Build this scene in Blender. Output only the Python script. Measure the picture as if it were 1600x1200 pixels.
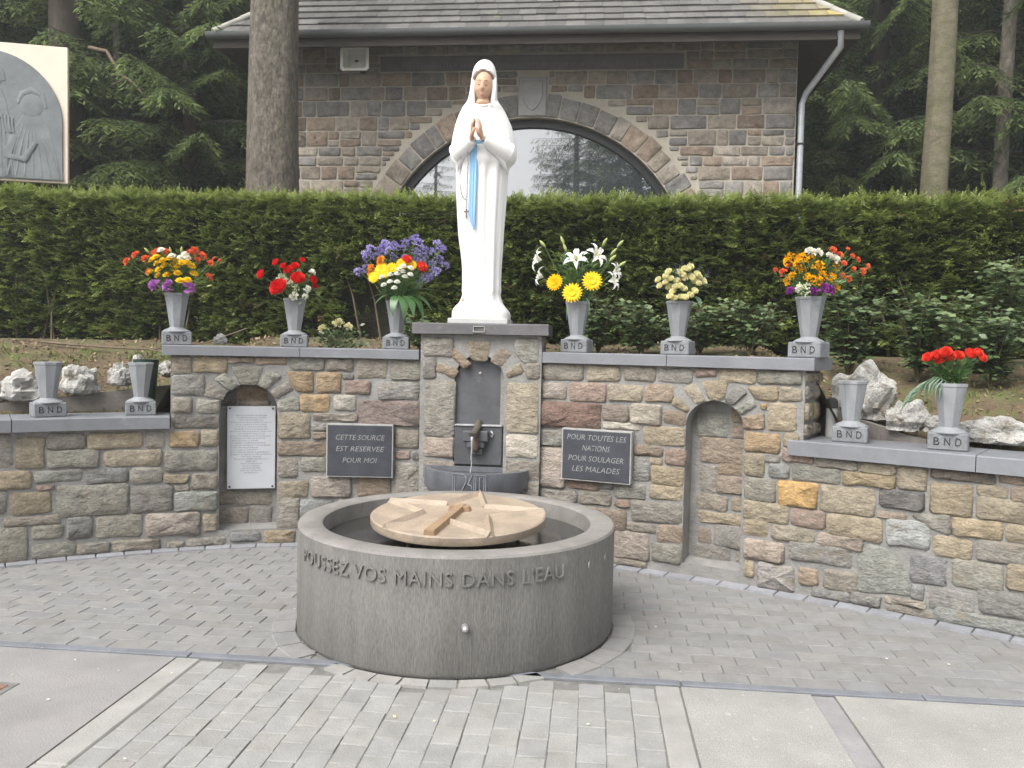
import bpy, bmesh, math, random
import numpy as np
from mathutils import Vector, Matrix, noise as mnoise

for o in list(bpy.data.objects):
    bpy.data.objects.remove(o, do_unlink=True)
SC = bpy.context.scene
COL = SC.collection
rad = math.radians
RNG = random.Random(7)
NP = np.random.default_rng(11)

# ------------------------------------------------------------------ camera
CAM = np.array([.74, 0., 1.45])
YAW, PITCH, ROLL = rad(5.5), rad(-2.5), rad(1.2)
_f = np.array([-math.sin(YAW)*math.cos(PITCH), math.cos(YAW)*math.cos(PITCH), math.sin(PITCH)])
_r0 = np.array([math.cos(YAW), math.sin(YAW), 0.])
_u0 = np.cross(_r0, _f)
_r = _r0*math.cos(ROLL)+_u0*math.sin(ROLL)
_u = _u0*math.cos(ROLL)-_r0*math.sin(ROLL)
cd = bpy.data.cameras.new('camera'); cam = bpy.data.objects.new('camera', cd); COL.objects.link(cam)
cd.sensor_width = 36.; cd.lens = 36.*1300/1600; cd.clip_end = 500.; cd.clip_start = .05
mw = Matrix.Identity(4)
for i in range(3):
    mw[i][0], mw[i][1], mw[i][2], mw[i][3] = _r[i], _u[i], -_f[i], CAM[i]
cam.matrix_world = mw
SC.camera = cam

# ------------------------------------------------------------------ sky, sun, exposure
SUN_EL, SUN_AZ = rad(50), rad(212)          # azimuth clockwise from +Y (behind the viewer, to the left)
w = bpy.data.worlds.new('World'); SC.world = w; w.use_nodes = True
nt = w.node_tree; nt.nodes.clear()
sky = nt.nodes.new('ShaderNodeTexSky'); sky.sky_type = 'NISHITA'; sky.sun_disc = False
sky.sun_elevation = SUN_EL; sky.sun_rotation = SUN_AZ; sky.dust_density = 4.; sky.air_density = 1.; sky.altitude = 300
hs = nt.nodes.new('ShaderNodeHueSaturation'); hs.inputs['Saturation'].default_value = .13
bg = nt.nodes.new('ShaderNodeBackground'); bg.inputs[1].default_value = .15
wo = nt.nodes.new('ShaderNodeOutputWorld')
nt.links.new(sky.outputs[0], hs.inputs['Color']); nt.links.new(hs.outputs[0], bg.inputs[0]); nt.links.new(bg.outputs[0], wo.inputs[0])
sl = bpy.data.lights.new('sun', 'SUN'); sl.energy = 1.5; sl.angle = rad(40); sl.color = (1., .965, .91)
so = bpy.data.objects.new('sun', sl); COL.objects.link(so)
sd = Vector((math.sin(SUN_AZ)*math.cos(SUN_EL), math.cos(SUN_AZ)*math.cos(SUN_EL), math.sin(SUN_EL)))
so.rotation_euler = (-sd).to_track_quat('-Z', 'Y').to_euler(); so.location = (-3, -6, 12)
SC.view_settings.view_transform = 'Standard'; SC.view_settings.look = 'None'
SC.view_settings.gamma = 1.; SC.view_settings.use_curve_mapping = False
SC.view_settings.exposure = 1.3
SC.render.engine = 'CYCLES'
SC.render.resolution_x, SC.render.resolution_y = 1024, 768

# ------------------------------------------------------------------ helpers
def tag(o, label=None, cat=None, group=None, kind=None):
    if label: o['label'] = label
    if cat: o['category'] = cat
    if group: o['group'] = group
    if kind: o['kind'] = kind
    return o
def link(o, parent=None):
    COL.objects.link(o)
    if parent is not None: o.parent = parent
    return o
def empty(name, loc=(0, 0, 0), rz=0.):
    o = bpy.data.objects.new(name, None); o.location = loc; o.rotation_euler = (0, 0, rz); o.empty_display_size = .1
    return link(o)
def thing(name, label, cat, loc=(0, 0, 0), rz=0., group=None):
    return tag(empty(name, loc, rz), label, cat, group)
def mesh_from(name, V, F, smooth=False, sharp=None):
    me = bpy.data.meshes.new(name); me.from_pydata([tuple(map(float, v)) for v in V], [], F)
    if smooth:
        me.polygons.foreach_set('use_smooth', [True]*len(me.polygons))
        if sharp: me.set_sharp_from_angle(angle=rad(sharp))
    me.update(); return me
def obj(name, me, m, parent=None, loc=None, rot=None, scale=None):
    o = bpy.data.objects.new(name, me)
    if m is not None and not (len(me.materials) and me.materials[0] == m):
        me.materials.clear(); me.materials.append(m)
    if loc is not None: o.location = loc
    if rot is not None: o.rotation_euler = rot
    if scale is not None: o.scale = scale if hasattr(scale, '__len__') else (scale,)*3
    return link(o, parent)
class MB:
    """collects simple shapes into one mesh"""
    def __init__(s): s.V = []; s.F = []
    def add(s, V, F):
        b = len(s.V); s.V += [tuple(map(float, v)) for v in V]; s.F += [tuple(i+b for i in f) for f in F]; return s
    def box(s, a, b, bev=0.):
        (x0, y0, z0), (x1, y1, z1) = a, b
        if bev <= 0:
            V = [(x0, y0, z0), (x1, y0, z0), (x1, y1, z0), (x0, y1, z0), (x0, y0, z1), (x1, y0, z1), (x1, y1, z1), (x0, y1, z1)]
            return s.add(V, [(3, 2, 1, 0), (4, 5, 6, 7), (0, 1, 5, 4), (1, 2, 6, 5), (2, 3, 7, 6), (3, 0, 4, 7)])
        bm = bmesh.new(); bmesh.ops.create_cube(bm, size=1.)
        for v in bm.verts: v.co = Vector(((x0+x1)/2+v.co.x*(x1-x0), (y0+y1)/2+v.co.y*(y1-y0), (z0+z1)/2+v.co.z*(z1-z0)))
        bmesh.ops.bevel(bm, geom=list(bm.edges), offset=bev, segments=1, affect='EDGES', profile=.5)
        bm.verts.index_update()
        s.add([v.co for v in bm.verts], [tuple(v.index for v in f.verts) for f in bm.faces]); bm.free(); return s
    def loft(s, rings, cap0=True, cap1=True, closed=True):
        n = len(rings[0]); V = [p for r_ in rings for p in r_]; F = []
        for i in range(len(rings)-1):
            for j in range(n if closed else n-1):
                k = (j+1) % n
                F.append((i*n+j, i*n+k, (i+1)*n+k, (i+1)*n+j))
        if cap0: F.append(tuple(range(n-1, -1, -1)))
        if cap1: F.append(tuple(range((len(rings)-1)*n, len(rings)*n)))
        return s.add(V, F)
    def lathe(s, prof, n=32, c=(0, 0, 0), cap0=True, cap1=True, ph=0.):
        rings = [[(c[0]+r_*math.cos(ph+2*math.pi*j/n), c[1]+r_*math.sin(ph+2*math.pi*j/n), c[2]+z) for j in range(n)] for r_, z in prof]
        return s.loft(rings, cap0, cap1)
    def tube(s, pts, rads, n=6, cap=True):
        pts = [Vector(p) for p in pts]
        if not hasattr(rads, '__len__'): rads = [rads]*len(pts)
        rings = []; ref = Vector((.31, .77, .55)).normalized()
        for i, p in enumerate(pts):
            t = (pts[min(i+1, len(pts)-1)]-pts[max(i-1, 0)]).normalized()
            a = t.cross(ref)
            if a.length < .05: a = t.cross(Vector((1, 0, 0)))
            a.normalize(); b = t.cross(a)
            rings.append([p+(a*math.cos(2*math.pi*j/n)+b*math.sin(2*math.pi*j/n))*rads[i] for j in range(n)])
        return s.loft(rings, cap, cap)
    def prism(s, poly, z0, z1):
        n = len(poly); V = [(x, y, z0) for x, y in poly]+[(x, y, z1) for x, y in poly]
        return s.add(V, [tuple(range(n-1, -1, -1)), tuple(range(n, 2*n))]+[(i, (i+1) % n, n+(i+1) % n, n+i) for i in range(n)])
    def sphere(s, c, r_, nu=8, nv=6):
        rx, ry, rz = r_ if hasattr(r_, '__len__') else (r_,)*3
        V = [(c[0], c[1], c[2]-rz)]; F = []
        for i in range(1, nv):
            a = -math.pi/2+math.pi*i/nv
            for j in range(nu):
                b = 2*math.pi*j/nu; V.append((c[0]+rx*math.cos(a)*math.cos(b), c[1]+ry*math.cos(a)*math.sin(b), c[2]+rz*math.sin(a)))
        V.append((c[0], c[1], c[2]+rz)); t = len(V)-1
        for j in range(nu):
            k = (j+1) % nu
            F.append((0, 1+k, 1+j)); F.append((t, 1+(nv-2)*nu+j, 1+(nv-2)*nu+k))
            for i in range(nv-2): F.append((1+i*nu+j, 1+i*nu+k, 1+(i+1)*nu+k, 1+(i+1)*nu+j))
        return s.add(V, F)
    def build(s, name, m, parent=None, smooth=False, sharp=None, **kw):
        return obj(name, mesh_from(name, s.V, s.F, smooth, sharp), m, parent, **kw)
    def mesh(s, name, smooth=False, sharp=None): return mesh_from(name, s.V, s.F, smooth, sharp)

def quads_mesh(name, V, tint=None):
    """V: (n,4,3) array -> one mesh of n loose quads with a float attribute 'tint'"""
    V = np.ascontiguousarray(V, dtype=np.float32); n = len(V)
    me = bpy.data.meshes.new(name)
    me.vertices.add(4*n); me.vertices.foreach_set('co', V.reshape(-1))
    me.loops.add(4*n); me.loops.foreach_set('vertex_index', np.arange(4*n, dtype=np.int32))
    me.polygons.add(n); me.polygons.foreach_set('loop_start', np.arange(0, 4*n, 4, dtype=np.int32))
    a = me.attributes.new('tint', 'FLOAT', 'POINT')
    t = np.zeros(n, np.float32) if tint is None else np.asarray(tint, np.float32)
    a.data.foreach_set('value', np.repeat(t, 4))
    me.update(calc_edges=True); return me
def unit(a): return a/np.maximum(np.linalg.norm(a, axis=-1, keepdims=True), 1e-9)
def leaf_quads(P, D, S, L, W, mid=.5, lift=0.):
    """rhombic leaves: base P, direction D, side S, length L, width W"""
    L = np.asarray(L)[..., None]; W = np.asarray(W)[..., None]
    N = np.cross(D, S)
    return np.stack([P, P+D*L*mid+S*W*.5+N*W*lift, P+D*L, P+D*L*mid-S*W*.5+N*W*lift], axis=-2)

# ------------------------------------------------------------------ materials
MATS = {}
def mat(name, col, rough=.8, var=.25, scale=6., bump=.3, bscale=45., objcol=False, col2=None, spec=.3, metal=0., fine=.0, stretch=None, attr=False, transl=0., stains=None, detail=5., coat=0.):
    """procedural material: base colour (or the object's own colour, or a tint attribute between two colours) broken by noise"""
    if name in MATS: return MATS[name]
    m = bpy.data.materials.new(name); m.use_nodes = True; t = m.node_tree; N = t.nodes; L = t.links
    b = N['Principled BSDF']; b.inputs['Roughness'].default_value = rough; b.inputs['Metallic'].default_value = metal
    b.inputs['Specular IOR Level'].default_value = spec
    if coat: b.inputs['Coat Weight'].default_value = coat
    geo = N.new('ShaderNodeNewGeometry'); pos = geo.outputs['Position']
    if stretch:
        mp = N.new('ShaderNodeMapping'); mp.inputs['Scale'].default_value = stretch; L.new(pos, mp.inputs[0]); pos = mp.outputs[0]
    def noise(sc, det=detail, ro=.6):
        n = N.new('ShaderNodeTexNoise'); n.inputs['Scale'].default_value = sc; n.inputs['Detail'].default_value = det
        n.inputs['Roughness'].default_value = ro; L.new(pos, n.inputs['Vector']); return n.outputs[0]
    def mixc(kind, fac, a, c):
        x = N.new('ShaderNodeMix'); x.data_type = 'RGBA'; x.blend_type = kind
        for sock, v in ((x.inputs[0], fac), (x.inputs[6], a), (x.inputs[7], c)):
            if hasattr(v, 'is_linked') or isinstance(v, bpy.types.NodeSocket): L.new(v, sock)
            else: sock.default_value = v if not hasattr(v, '__len__') else (*v[:3], 1.)
        return x.outputs[2]
    def ramp(v, lo, hi, a=0., c=1.):
        r_ = N.new('ShaderNodeMapRange'); r_.inputs[1].default_value = lo; r_.inputs[2].default_value = hi
        r_.inputs[3].default_value = a; r_.inputs[4].default_value = c; L.new(v, r_.inputs[0]); return r_.outputs[0]
    base = col
    if objcol:
        oi = N.new('ShaderNodeObjectInfo'); base = oi.outputs['Color']
    if attr:
        at = N.new('ShaderNodeAttribute'); at.attribute_name = 'tint'
        base = mixc('MIX', at.outputs['Fac'], col, col2)
    elif col2 is not None:
        base = mixc('MIX', ramp(noise(scale*.6), .42, .62), base, col2)
    if var > 0:
        v = ramp(noise(scale), .28, .72, 1-var, 1+var)
        g = N.new('ShaderNodeCombineColor'); L.new(v, g.inputs[0]); L.new(v, g.inputs[1]); L.new(v, g.inputs[2])
        base = mixc('MULTIPLY', 1., base, g.outputs[0])
    if fine > 0:
        v = ramp(noise(bscale*3.2, 2.), .3, .7, 1-fine, 1+fine)
        g = N.new('ShaderNodeCombineColor'); L.new(v, g.inputs[0]); L.new(v, g.inputs[1]); L.new(v, g.inputs[2])
        base = mixc('MULTIPLY', 1., base, g.outputs[0])
    if stains:
        sc, lo, hi, c3 = stains
        base = mixc('MIX', ramp(noise(sc, 6., .65), lo, hi), base, c3)
    if isinstance(base, bpy.types.NodeSocket): L.new(base, b.inputs['Base Color'])
    else: b.inputs['Base Color'].default_value = (*base[:3], 1.)
    if bump > 0:
        bn = N.new('ShaderNodeBump'); bn.inputs['Strength'].default_value = min(1., bump); bn.inputs['Distance'].default_value = .02 if bump <= 1 else .02*bump
        L.new(noise(bscale, 6., .65), bn.inputs['Height']); L.new(bn.outputs[0], b.inputs['Normal'])
    if transl > 0:
        tr = N.new('ShaderNodeBsdfTranslucent'); ms = N.new('ShaderNodeMixShader'); ms.inputs[0].default_value = transl
        if isinstance(base, bpy.types.NodeSocket): L.new(base, tr.inputs[0])
        else: tr.inputs[0].default_value = (*base[:3], 1.)
        L.new(b.outputs[0], ms.inputs[1]); L.new(tr.outputs[0], ms.inputs[2]); L.new(ms.outputs[0], N['Material Output'].inputs[0])
    MATS[name] = m; return m

def glass_mat(name, col, rough=.03, spec=.6, ior=1.5):
    m = mat(name, col, rough=rough, var=.0, bump=0., spec=spec); return m

# text -> flat mesh, scaled to a height, centred
def text_mesh(txt, height, depth=.0, shear=0., align='CENTER', bold=0., spacing=1., width=None, res=3):
    cu = bpy.data.curves.new('lettering', 'FONT'); cu.body = txt; cu.align_x = align; cu.align_y = 'CENTER'
    cu.size = height/.69; cu.shear = shear; cu.extrude = depth/2; cu.offset = bold; cu.space_character = spacing; cu.resolution_u = res
    o = bpy.data.objects.new('lettering', cu); COL.objects.link(o)
    dg = bpy.context.evaluated_depsgraph_get(); dg.update()
    me = bpy.data.meshes.new_from_object(o.evaluated_get(dg)); bpy.data.objects.remove(o); bpy.data.curves.remove(cu)
    n = len(me.vertices); co = np.empty(3*n, np.float32); me.vertices.foreach_get('co', co); co = co.reshape(-1, 3)
    if width and n:
        ex = co[:, 0].max()-co[:, 0].min(); co[:, 0] *= width/ex
        me.vertices.foreach_set('co', co.reshape(-1)); me.update()
    me.materials.clear(); return me, co
def islands(me):
    bm = bmesh.new(); bm.from_mesh(me); bm.verts.ensure_lookup_table(); seen = set(); out = []
    for v in bm.verts:
        if v.index in seen: continue
        st = [v]; comp = []; seen.add(v.index)
        while st:
            q = st.pop(); comp.append(q)
            for e in q.link_edges:
                o_ = e.other_vert(q)
                if o_.index not in seen: seen.add(o_.index); st.append(o_)
        ix = {q.index: i for i, q in enumerate(comp)}; fs = {f for q in comp for f in q.link_faces}
        out.append(([q.co.copy() for q in comp], [tuple(ix[w_.index] for w_ in f.verts) for f in fs]))
    bm.free(); return out
def warp(me, fn):
    n = len(me.vertices); co = np.empty(3*n, np.float32); me.vertices.foreach_get('co', co); co = co.reshape(-1, 3)
    me.vertices.foreach_set('co', np.array([fn(*c) for c in co], np.float32).reshape(-1)); me.update(); return me
# ------------------------------------------------------------------ wall curve (plan of the curved retaining wall)
WP = [5e-05, -.00023, -.00029, .01219, -.12899, -.16233, 5.83595]
def yw(x): return float(np.polyval(WP, x))
def dyw(x): return float(np.polyval(np.polyder(WP), x))
def wn(x):
    d = dyw(x); l = math.hypot(1, d); return (d/l, -1/l)          # outward (towards the viewer)
def wp(x, off, z):
    n = wn(x); return Vector((x+n[0]*off, yw(x)+n[1]*off, z))
BX, BY, BR, BH = .05, 4.335, .825, .545                            # basin centre, radius, height

# ------------------------------------------------------------------ ground and paving
m_soil_far = mat('needle_litter', (.05, .04, .025), var=.4, scale=1.5, bump=.6, bscale=20)
gb = MB(); gb.add([(-90, -90, -.07), (90, -90, -.07), (90, 90, -.07), (-90, 90, -.07)], [(0, 1, 2, 3)])
tag(gb.build('ground', mat('far_paving', (.3, .29, .285), var=.15, scale=1.2, bump=.2)), kind='structure')

m_asphalt = mat('smooth_asphalt', (.232, .224, .219), var=.13, scale=2.6, bump=.35, bscale=110, fine=.3, stains=(2.2, .50, .72, (.27, .255, .245)))
m_conc = mat('exposed_concrete', (.30, .292, .275), var=.16, scale=3.2, bump=.5, bscale=90, fine=.45, stains=(30., .60, .68, (.40, .39, .37)))
m_band = mat('concrete_band', (.285, .277, .26), var=.16, scale=5, bump=.25, bscale=90, fine=.10)
m_joint = mat('joint_sand', (.165, .16, .15), var=.3, scale=20, bump=.3)
m_paver = mat('concrete_paver', (.3, .3, .3), objcol=True, var=.13, scale=9, bump=.35, bscale=110, fine=.2, stains=(24., .67, .74, (.40, .40, .385)))
m_kerb = mat('blue_limestone_kerb', (.15, .158, .175), var=.2, scale=7, bump=.2, fine=.1)

lp = MB().box((-30, -30, -.06), (-1.13, 3.595, -.0)); tag(lp.build('asphalt_pavement', m_asphalt), kind='structure')
rp = MB()
rp.box((1.155, -30, -.06), (1.70, 3.595, 0)); rp.box((1.80, -30, -.06), (30, 3.595, .0))
rp = tag(rp.build('concrete_pavement', m_conc), kind='structure')
MB().box((1.705, -30, -.06), (1.795, 3.594, -.006)).build('joint_strip', mat('dark_joint', (.25, .243, .245), var=.2, scale=4, bump=.4, bscale=90, fine=.15), rp)

pbed = MB(); pbed.add([(-1.13, -6, -.0065), (1.155, -6, -.0065), (1.155, 3.6, -.0065), (-1.13, 3.6, -.0065)], [(0, 1, 2, 3)])
path = tag(pbed.build('paved_path', m_joint), kind='structure')
for x0, x1 in ((-1.125, -1.008), (1.045, 1.15)):
    y = 3.593
    while y > -2:
        L = .98
        MB().box((x0, y-L+.006, -.05), (x1, y, .001), .006).build('concrete_band', m_band, path)
        y -= L

def paver_mesh(lx, ly, seed, h=.04):
    r_ = random.Random(seed); b = .003; V = []
    for z, i in ((-h, 0), (-b*1.3, 0), (0, b)):
        for sx, sy in ((-1, -1), (1, -1), (1, 1), (-1, 1)):
            V.append((sx*(lx/2-i)+r_.uniform(-.002, .002), sy*(ly/2-i)+r_.uniform(-.002, .002), z+(r_.uniform(-.0015, .0015) if z == 0 else 0)))
    F = []
    for k in range(2):
        for j in range(4): F.append((k*4+j, k*4+(j+1) % 4, k*4+4+(j+1) % 4, k*4+4+j))
    F.append((8, 9, 10, 11)); return mesh_from('paver', V, F)
def pav_col(r_, base=(.255, .25, .255)):
    k = r_.uniform(.93, 1.07); t = r_.gauss(.001, .0025)
    return (base[0]*k+t, base[1]*k, base[2]*k-t*.8, 1)
# path: columns running away from the viewer, joints staggered
pm = [paver_mesh(.1045, .1345, s) for s in range(4)]
for me in pm: me.materials.append(m_paver)
W = 2.04/19
for c in range(19):
    x = -1.0+W*(c+.5); y = 3.585-(.07 if c % 2 else 0.)-RNG.uniform(0, .03)
    first = True
    while y > 1.95:
        yy = y-.068; y -= .1385
        if math.hypot(x-BX, yy-BY) < BR+.08: continue
        o = obj('paver', pm[RNG.randrange(4)], None, path, (x+RNG.uniform(-.002, .002), yy, RNG.uniform(-.002, .001)), (RNG.uniform(-.007, .007), RNG.uniform(-.005, .005), RNG.uniform(-.012, .012)))
        o.color = pav_col(RNG, (.262, .258, .248))
# the near, unseen rest of the path as one sheet of slabs
nb = MB()
for c in range(19):
    x = -1.0+W*(c+.5); y = 1.93-(.07 if c % 2 else 0)
    while y > -1.5:
        nb.box((x-.052, y-.134, -.04), (x+.052, y, 0)); y -= .1385
o = nb.build('near_pavers', m_paver, path); o.color = (.31, .3, .3, 1); o['kind'] = 'stuff'

# apron between the kerb line and the wall
xs = np.linspace(-5, 5, 90)
V = []; F = []
for i, x in enumerate(xs):
    V += [(x, 3.6, -.0052), (x, yw(x)+.05, -.0052)]
    if i: F.append((2*i-2, 2*i, 2*i+1, 2*i-1))
apron = tag(obj('paved_apron', mesh_from('paved_apron', V, F), m_joint), kind='structure')
am = [paver_mesh(.1955, .1065, s+20) for s in range(4)]
for me in am: me.materials.append(m_paver)
cand = []
row = 0; y = 3.72
while y < 5.95:
    x = -4.6+(.1 if row % 2 else 0)+RNG.uniform(-.015, .015)
    while x < 4.6:
        if y < yw(x)-.06 and not (math.hypot(x-BX, y-BY) < BR+.06):
            cand.append((x, y))
        x += .1985
    y += .1095; row += 1
def px_size(x, y):
    d = np.array([x, y, 0])-CAM; z = d@_f; u = 800+1300*(d@_r)/z
    return (1./z**3 if -60 < u < 1660 else 0) if z > 0 else 0
cand.sort(key=lambda c: -px_size(*c))
rest = MB()
for i, (x, y) in enumerate(cand):
    if i < 296:
        o = obj('paver', am[RNG.randrange(4)], None, apron, (x, y, RNG.uniform(-.0012, .0012)), (RNG.uniform(-.006, .006), RNG.uniform(-.006, .006), RNG.uniform(-.014, .014)))
        o.color = pav_col(RNG, (.208, .205, .201))
    else:
        z = RNG.uniform(-.001, 0.001); rest.box((x-.096, y-.052, -.04), (x+.096, y+.052, z))
if rest.V:
    o = rest.build('distant_pavers', m_paver, apron); o.color = (.208, .205, .201, 1); o['kind'] = 'stuff'
# kerb line of long blue stones
x = -6.2
while x < 6.2:
    L = RNG.uniform(.9, 1.15)
    if not (abs(x+L/2-BX) < .3):
        x0, x1 = x, x+L-.006
        MB().box((x0, 3.603, -.06), (x1, 3.655, .006), .004).build('kerb_stone', m_kerb, apron)
    x += L
# border of setts along the foot of the wall
x = -4.4
while x < 4.4:
    dx = .175/math.hypot(1, dyw(x)); x1 = x+dx
    o = MB().loft([[wp(a, .10, zz), wp(b_, .10, zz), wp(b_, -.0, zz), wp(a, -.0, zz)] for zz, a, b_ in ((-.04, x+.003, x1-.003), (.006, x+.003, x1-.003), (.010, x+.007, x1-.007))]).build('border_sett', m_paver, apron)
    k = RNG.uniform(.92, 1.12); o.color = (.25*k, .256*k, .275*k, 1); x = x1
# ring of setts round the basin
n = 30
for k in range(n):
    a0 = 2*math.pi*k/n; a1 = 2*math.pi*(k+1)/n; g = .006
    sy = BY+(BR+.06)*math.sin((a0+a1)/2)
    if not (3.68 < sy < 4.6): continue
    rr0, rr1 = BR+.006, BR+.125
    rings = []
    for zz, i in ((-.04, 0), (.003, 0), (.007, .004)):
        rings.append([(BX+r_*math.cos(a), BY+r_*math.sin(a), zz) for r_, a in ((rr0+i, a0+g), (rr1-i, a0+g*.8), (rr1-i, a1-g*.8), (rr0+i, a1-g))])
    o = MB().loft(rings).build('ring_sett', m_paver, apron); o.color = pav_col(RNG, (.225, .22, .218))
# broken setts at the front of the basin
for k in range(11):
    a = -math.pi/2+(k-5)*.145+.1; a0, a1 = a-.066, a+.066
    if BY+(BR+.05)*math.sin(a) > 3.585: continue
    rr0, rr1 = BR+.012, BR+.075+RNG.uniform(-.008, .02)
    rings = [[(BX+r_*math.cos(t)+RNG.uniform(-.004, .004), BY+r_*math.sin(t), zz) for r_, t in ((rr0, a0), (rr1, a0), (rr1, a1), (rr0, a1))] for zz in (-.04, .006)]
    o = MB().loft(rings).build('cut_sett', m_paver, path); o.color = pav_col(RNG, (.275, .27, .255))
# rusty cover in the asphalt
t = thing('drain_cover', 'rusty iron cover set in the pavement at the left edge', 'drain cover', (-1.86, 3.09, .003))
MB().box((-.22, -.10, -.02), (.22, .10, .004), .006).build('lid', mat('rusty_iron', (.21, .12, .085), var=.35, scale=14, bump=.4, rough=.7), t)
MB().box((-.245, -.125, -.02), (.245, .125, .0)).build('frame', m_joint, t)
# petals and crumbs scattered over the paving
NL = 80
P = np.stack([NP.uniform(-2.6, 3., NL), NP.uniform(2.5, 5., NL), np.full(NL, .008)], 1)
ok = np.array([p[1] < yw(p[0])-.1 and math.hypot(p[0]-BX, p[1]-BY) > BR+.02 for p in P]); P = P[ok]
a = NP.uniform(0, 6.28, len(P)); D = np.stack([np.cos(a), np.sin(a), NP.uniform(0, .3, len(P))], 1); S = np.stack([-np.sin(a), np.cos(a), NP.uniform(-.3, .3, len(P))], 1)
s = NP.uniform(.006, .02, len(P))
tag(obj('fallen_petals', quads_mesh('fallen_petals', leaf_quads(P, D, S, s, s*.7), NP.uniform(0, 1, len(P))**3), mat('petal_scraps', (.55, .54, .5), attr=True, col2=(.6, .5, .15), var=.1, bump=0.)), 'pale and yellow petal scraps scattered over the grey paving', 'petals', kind='stuff')
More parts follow.
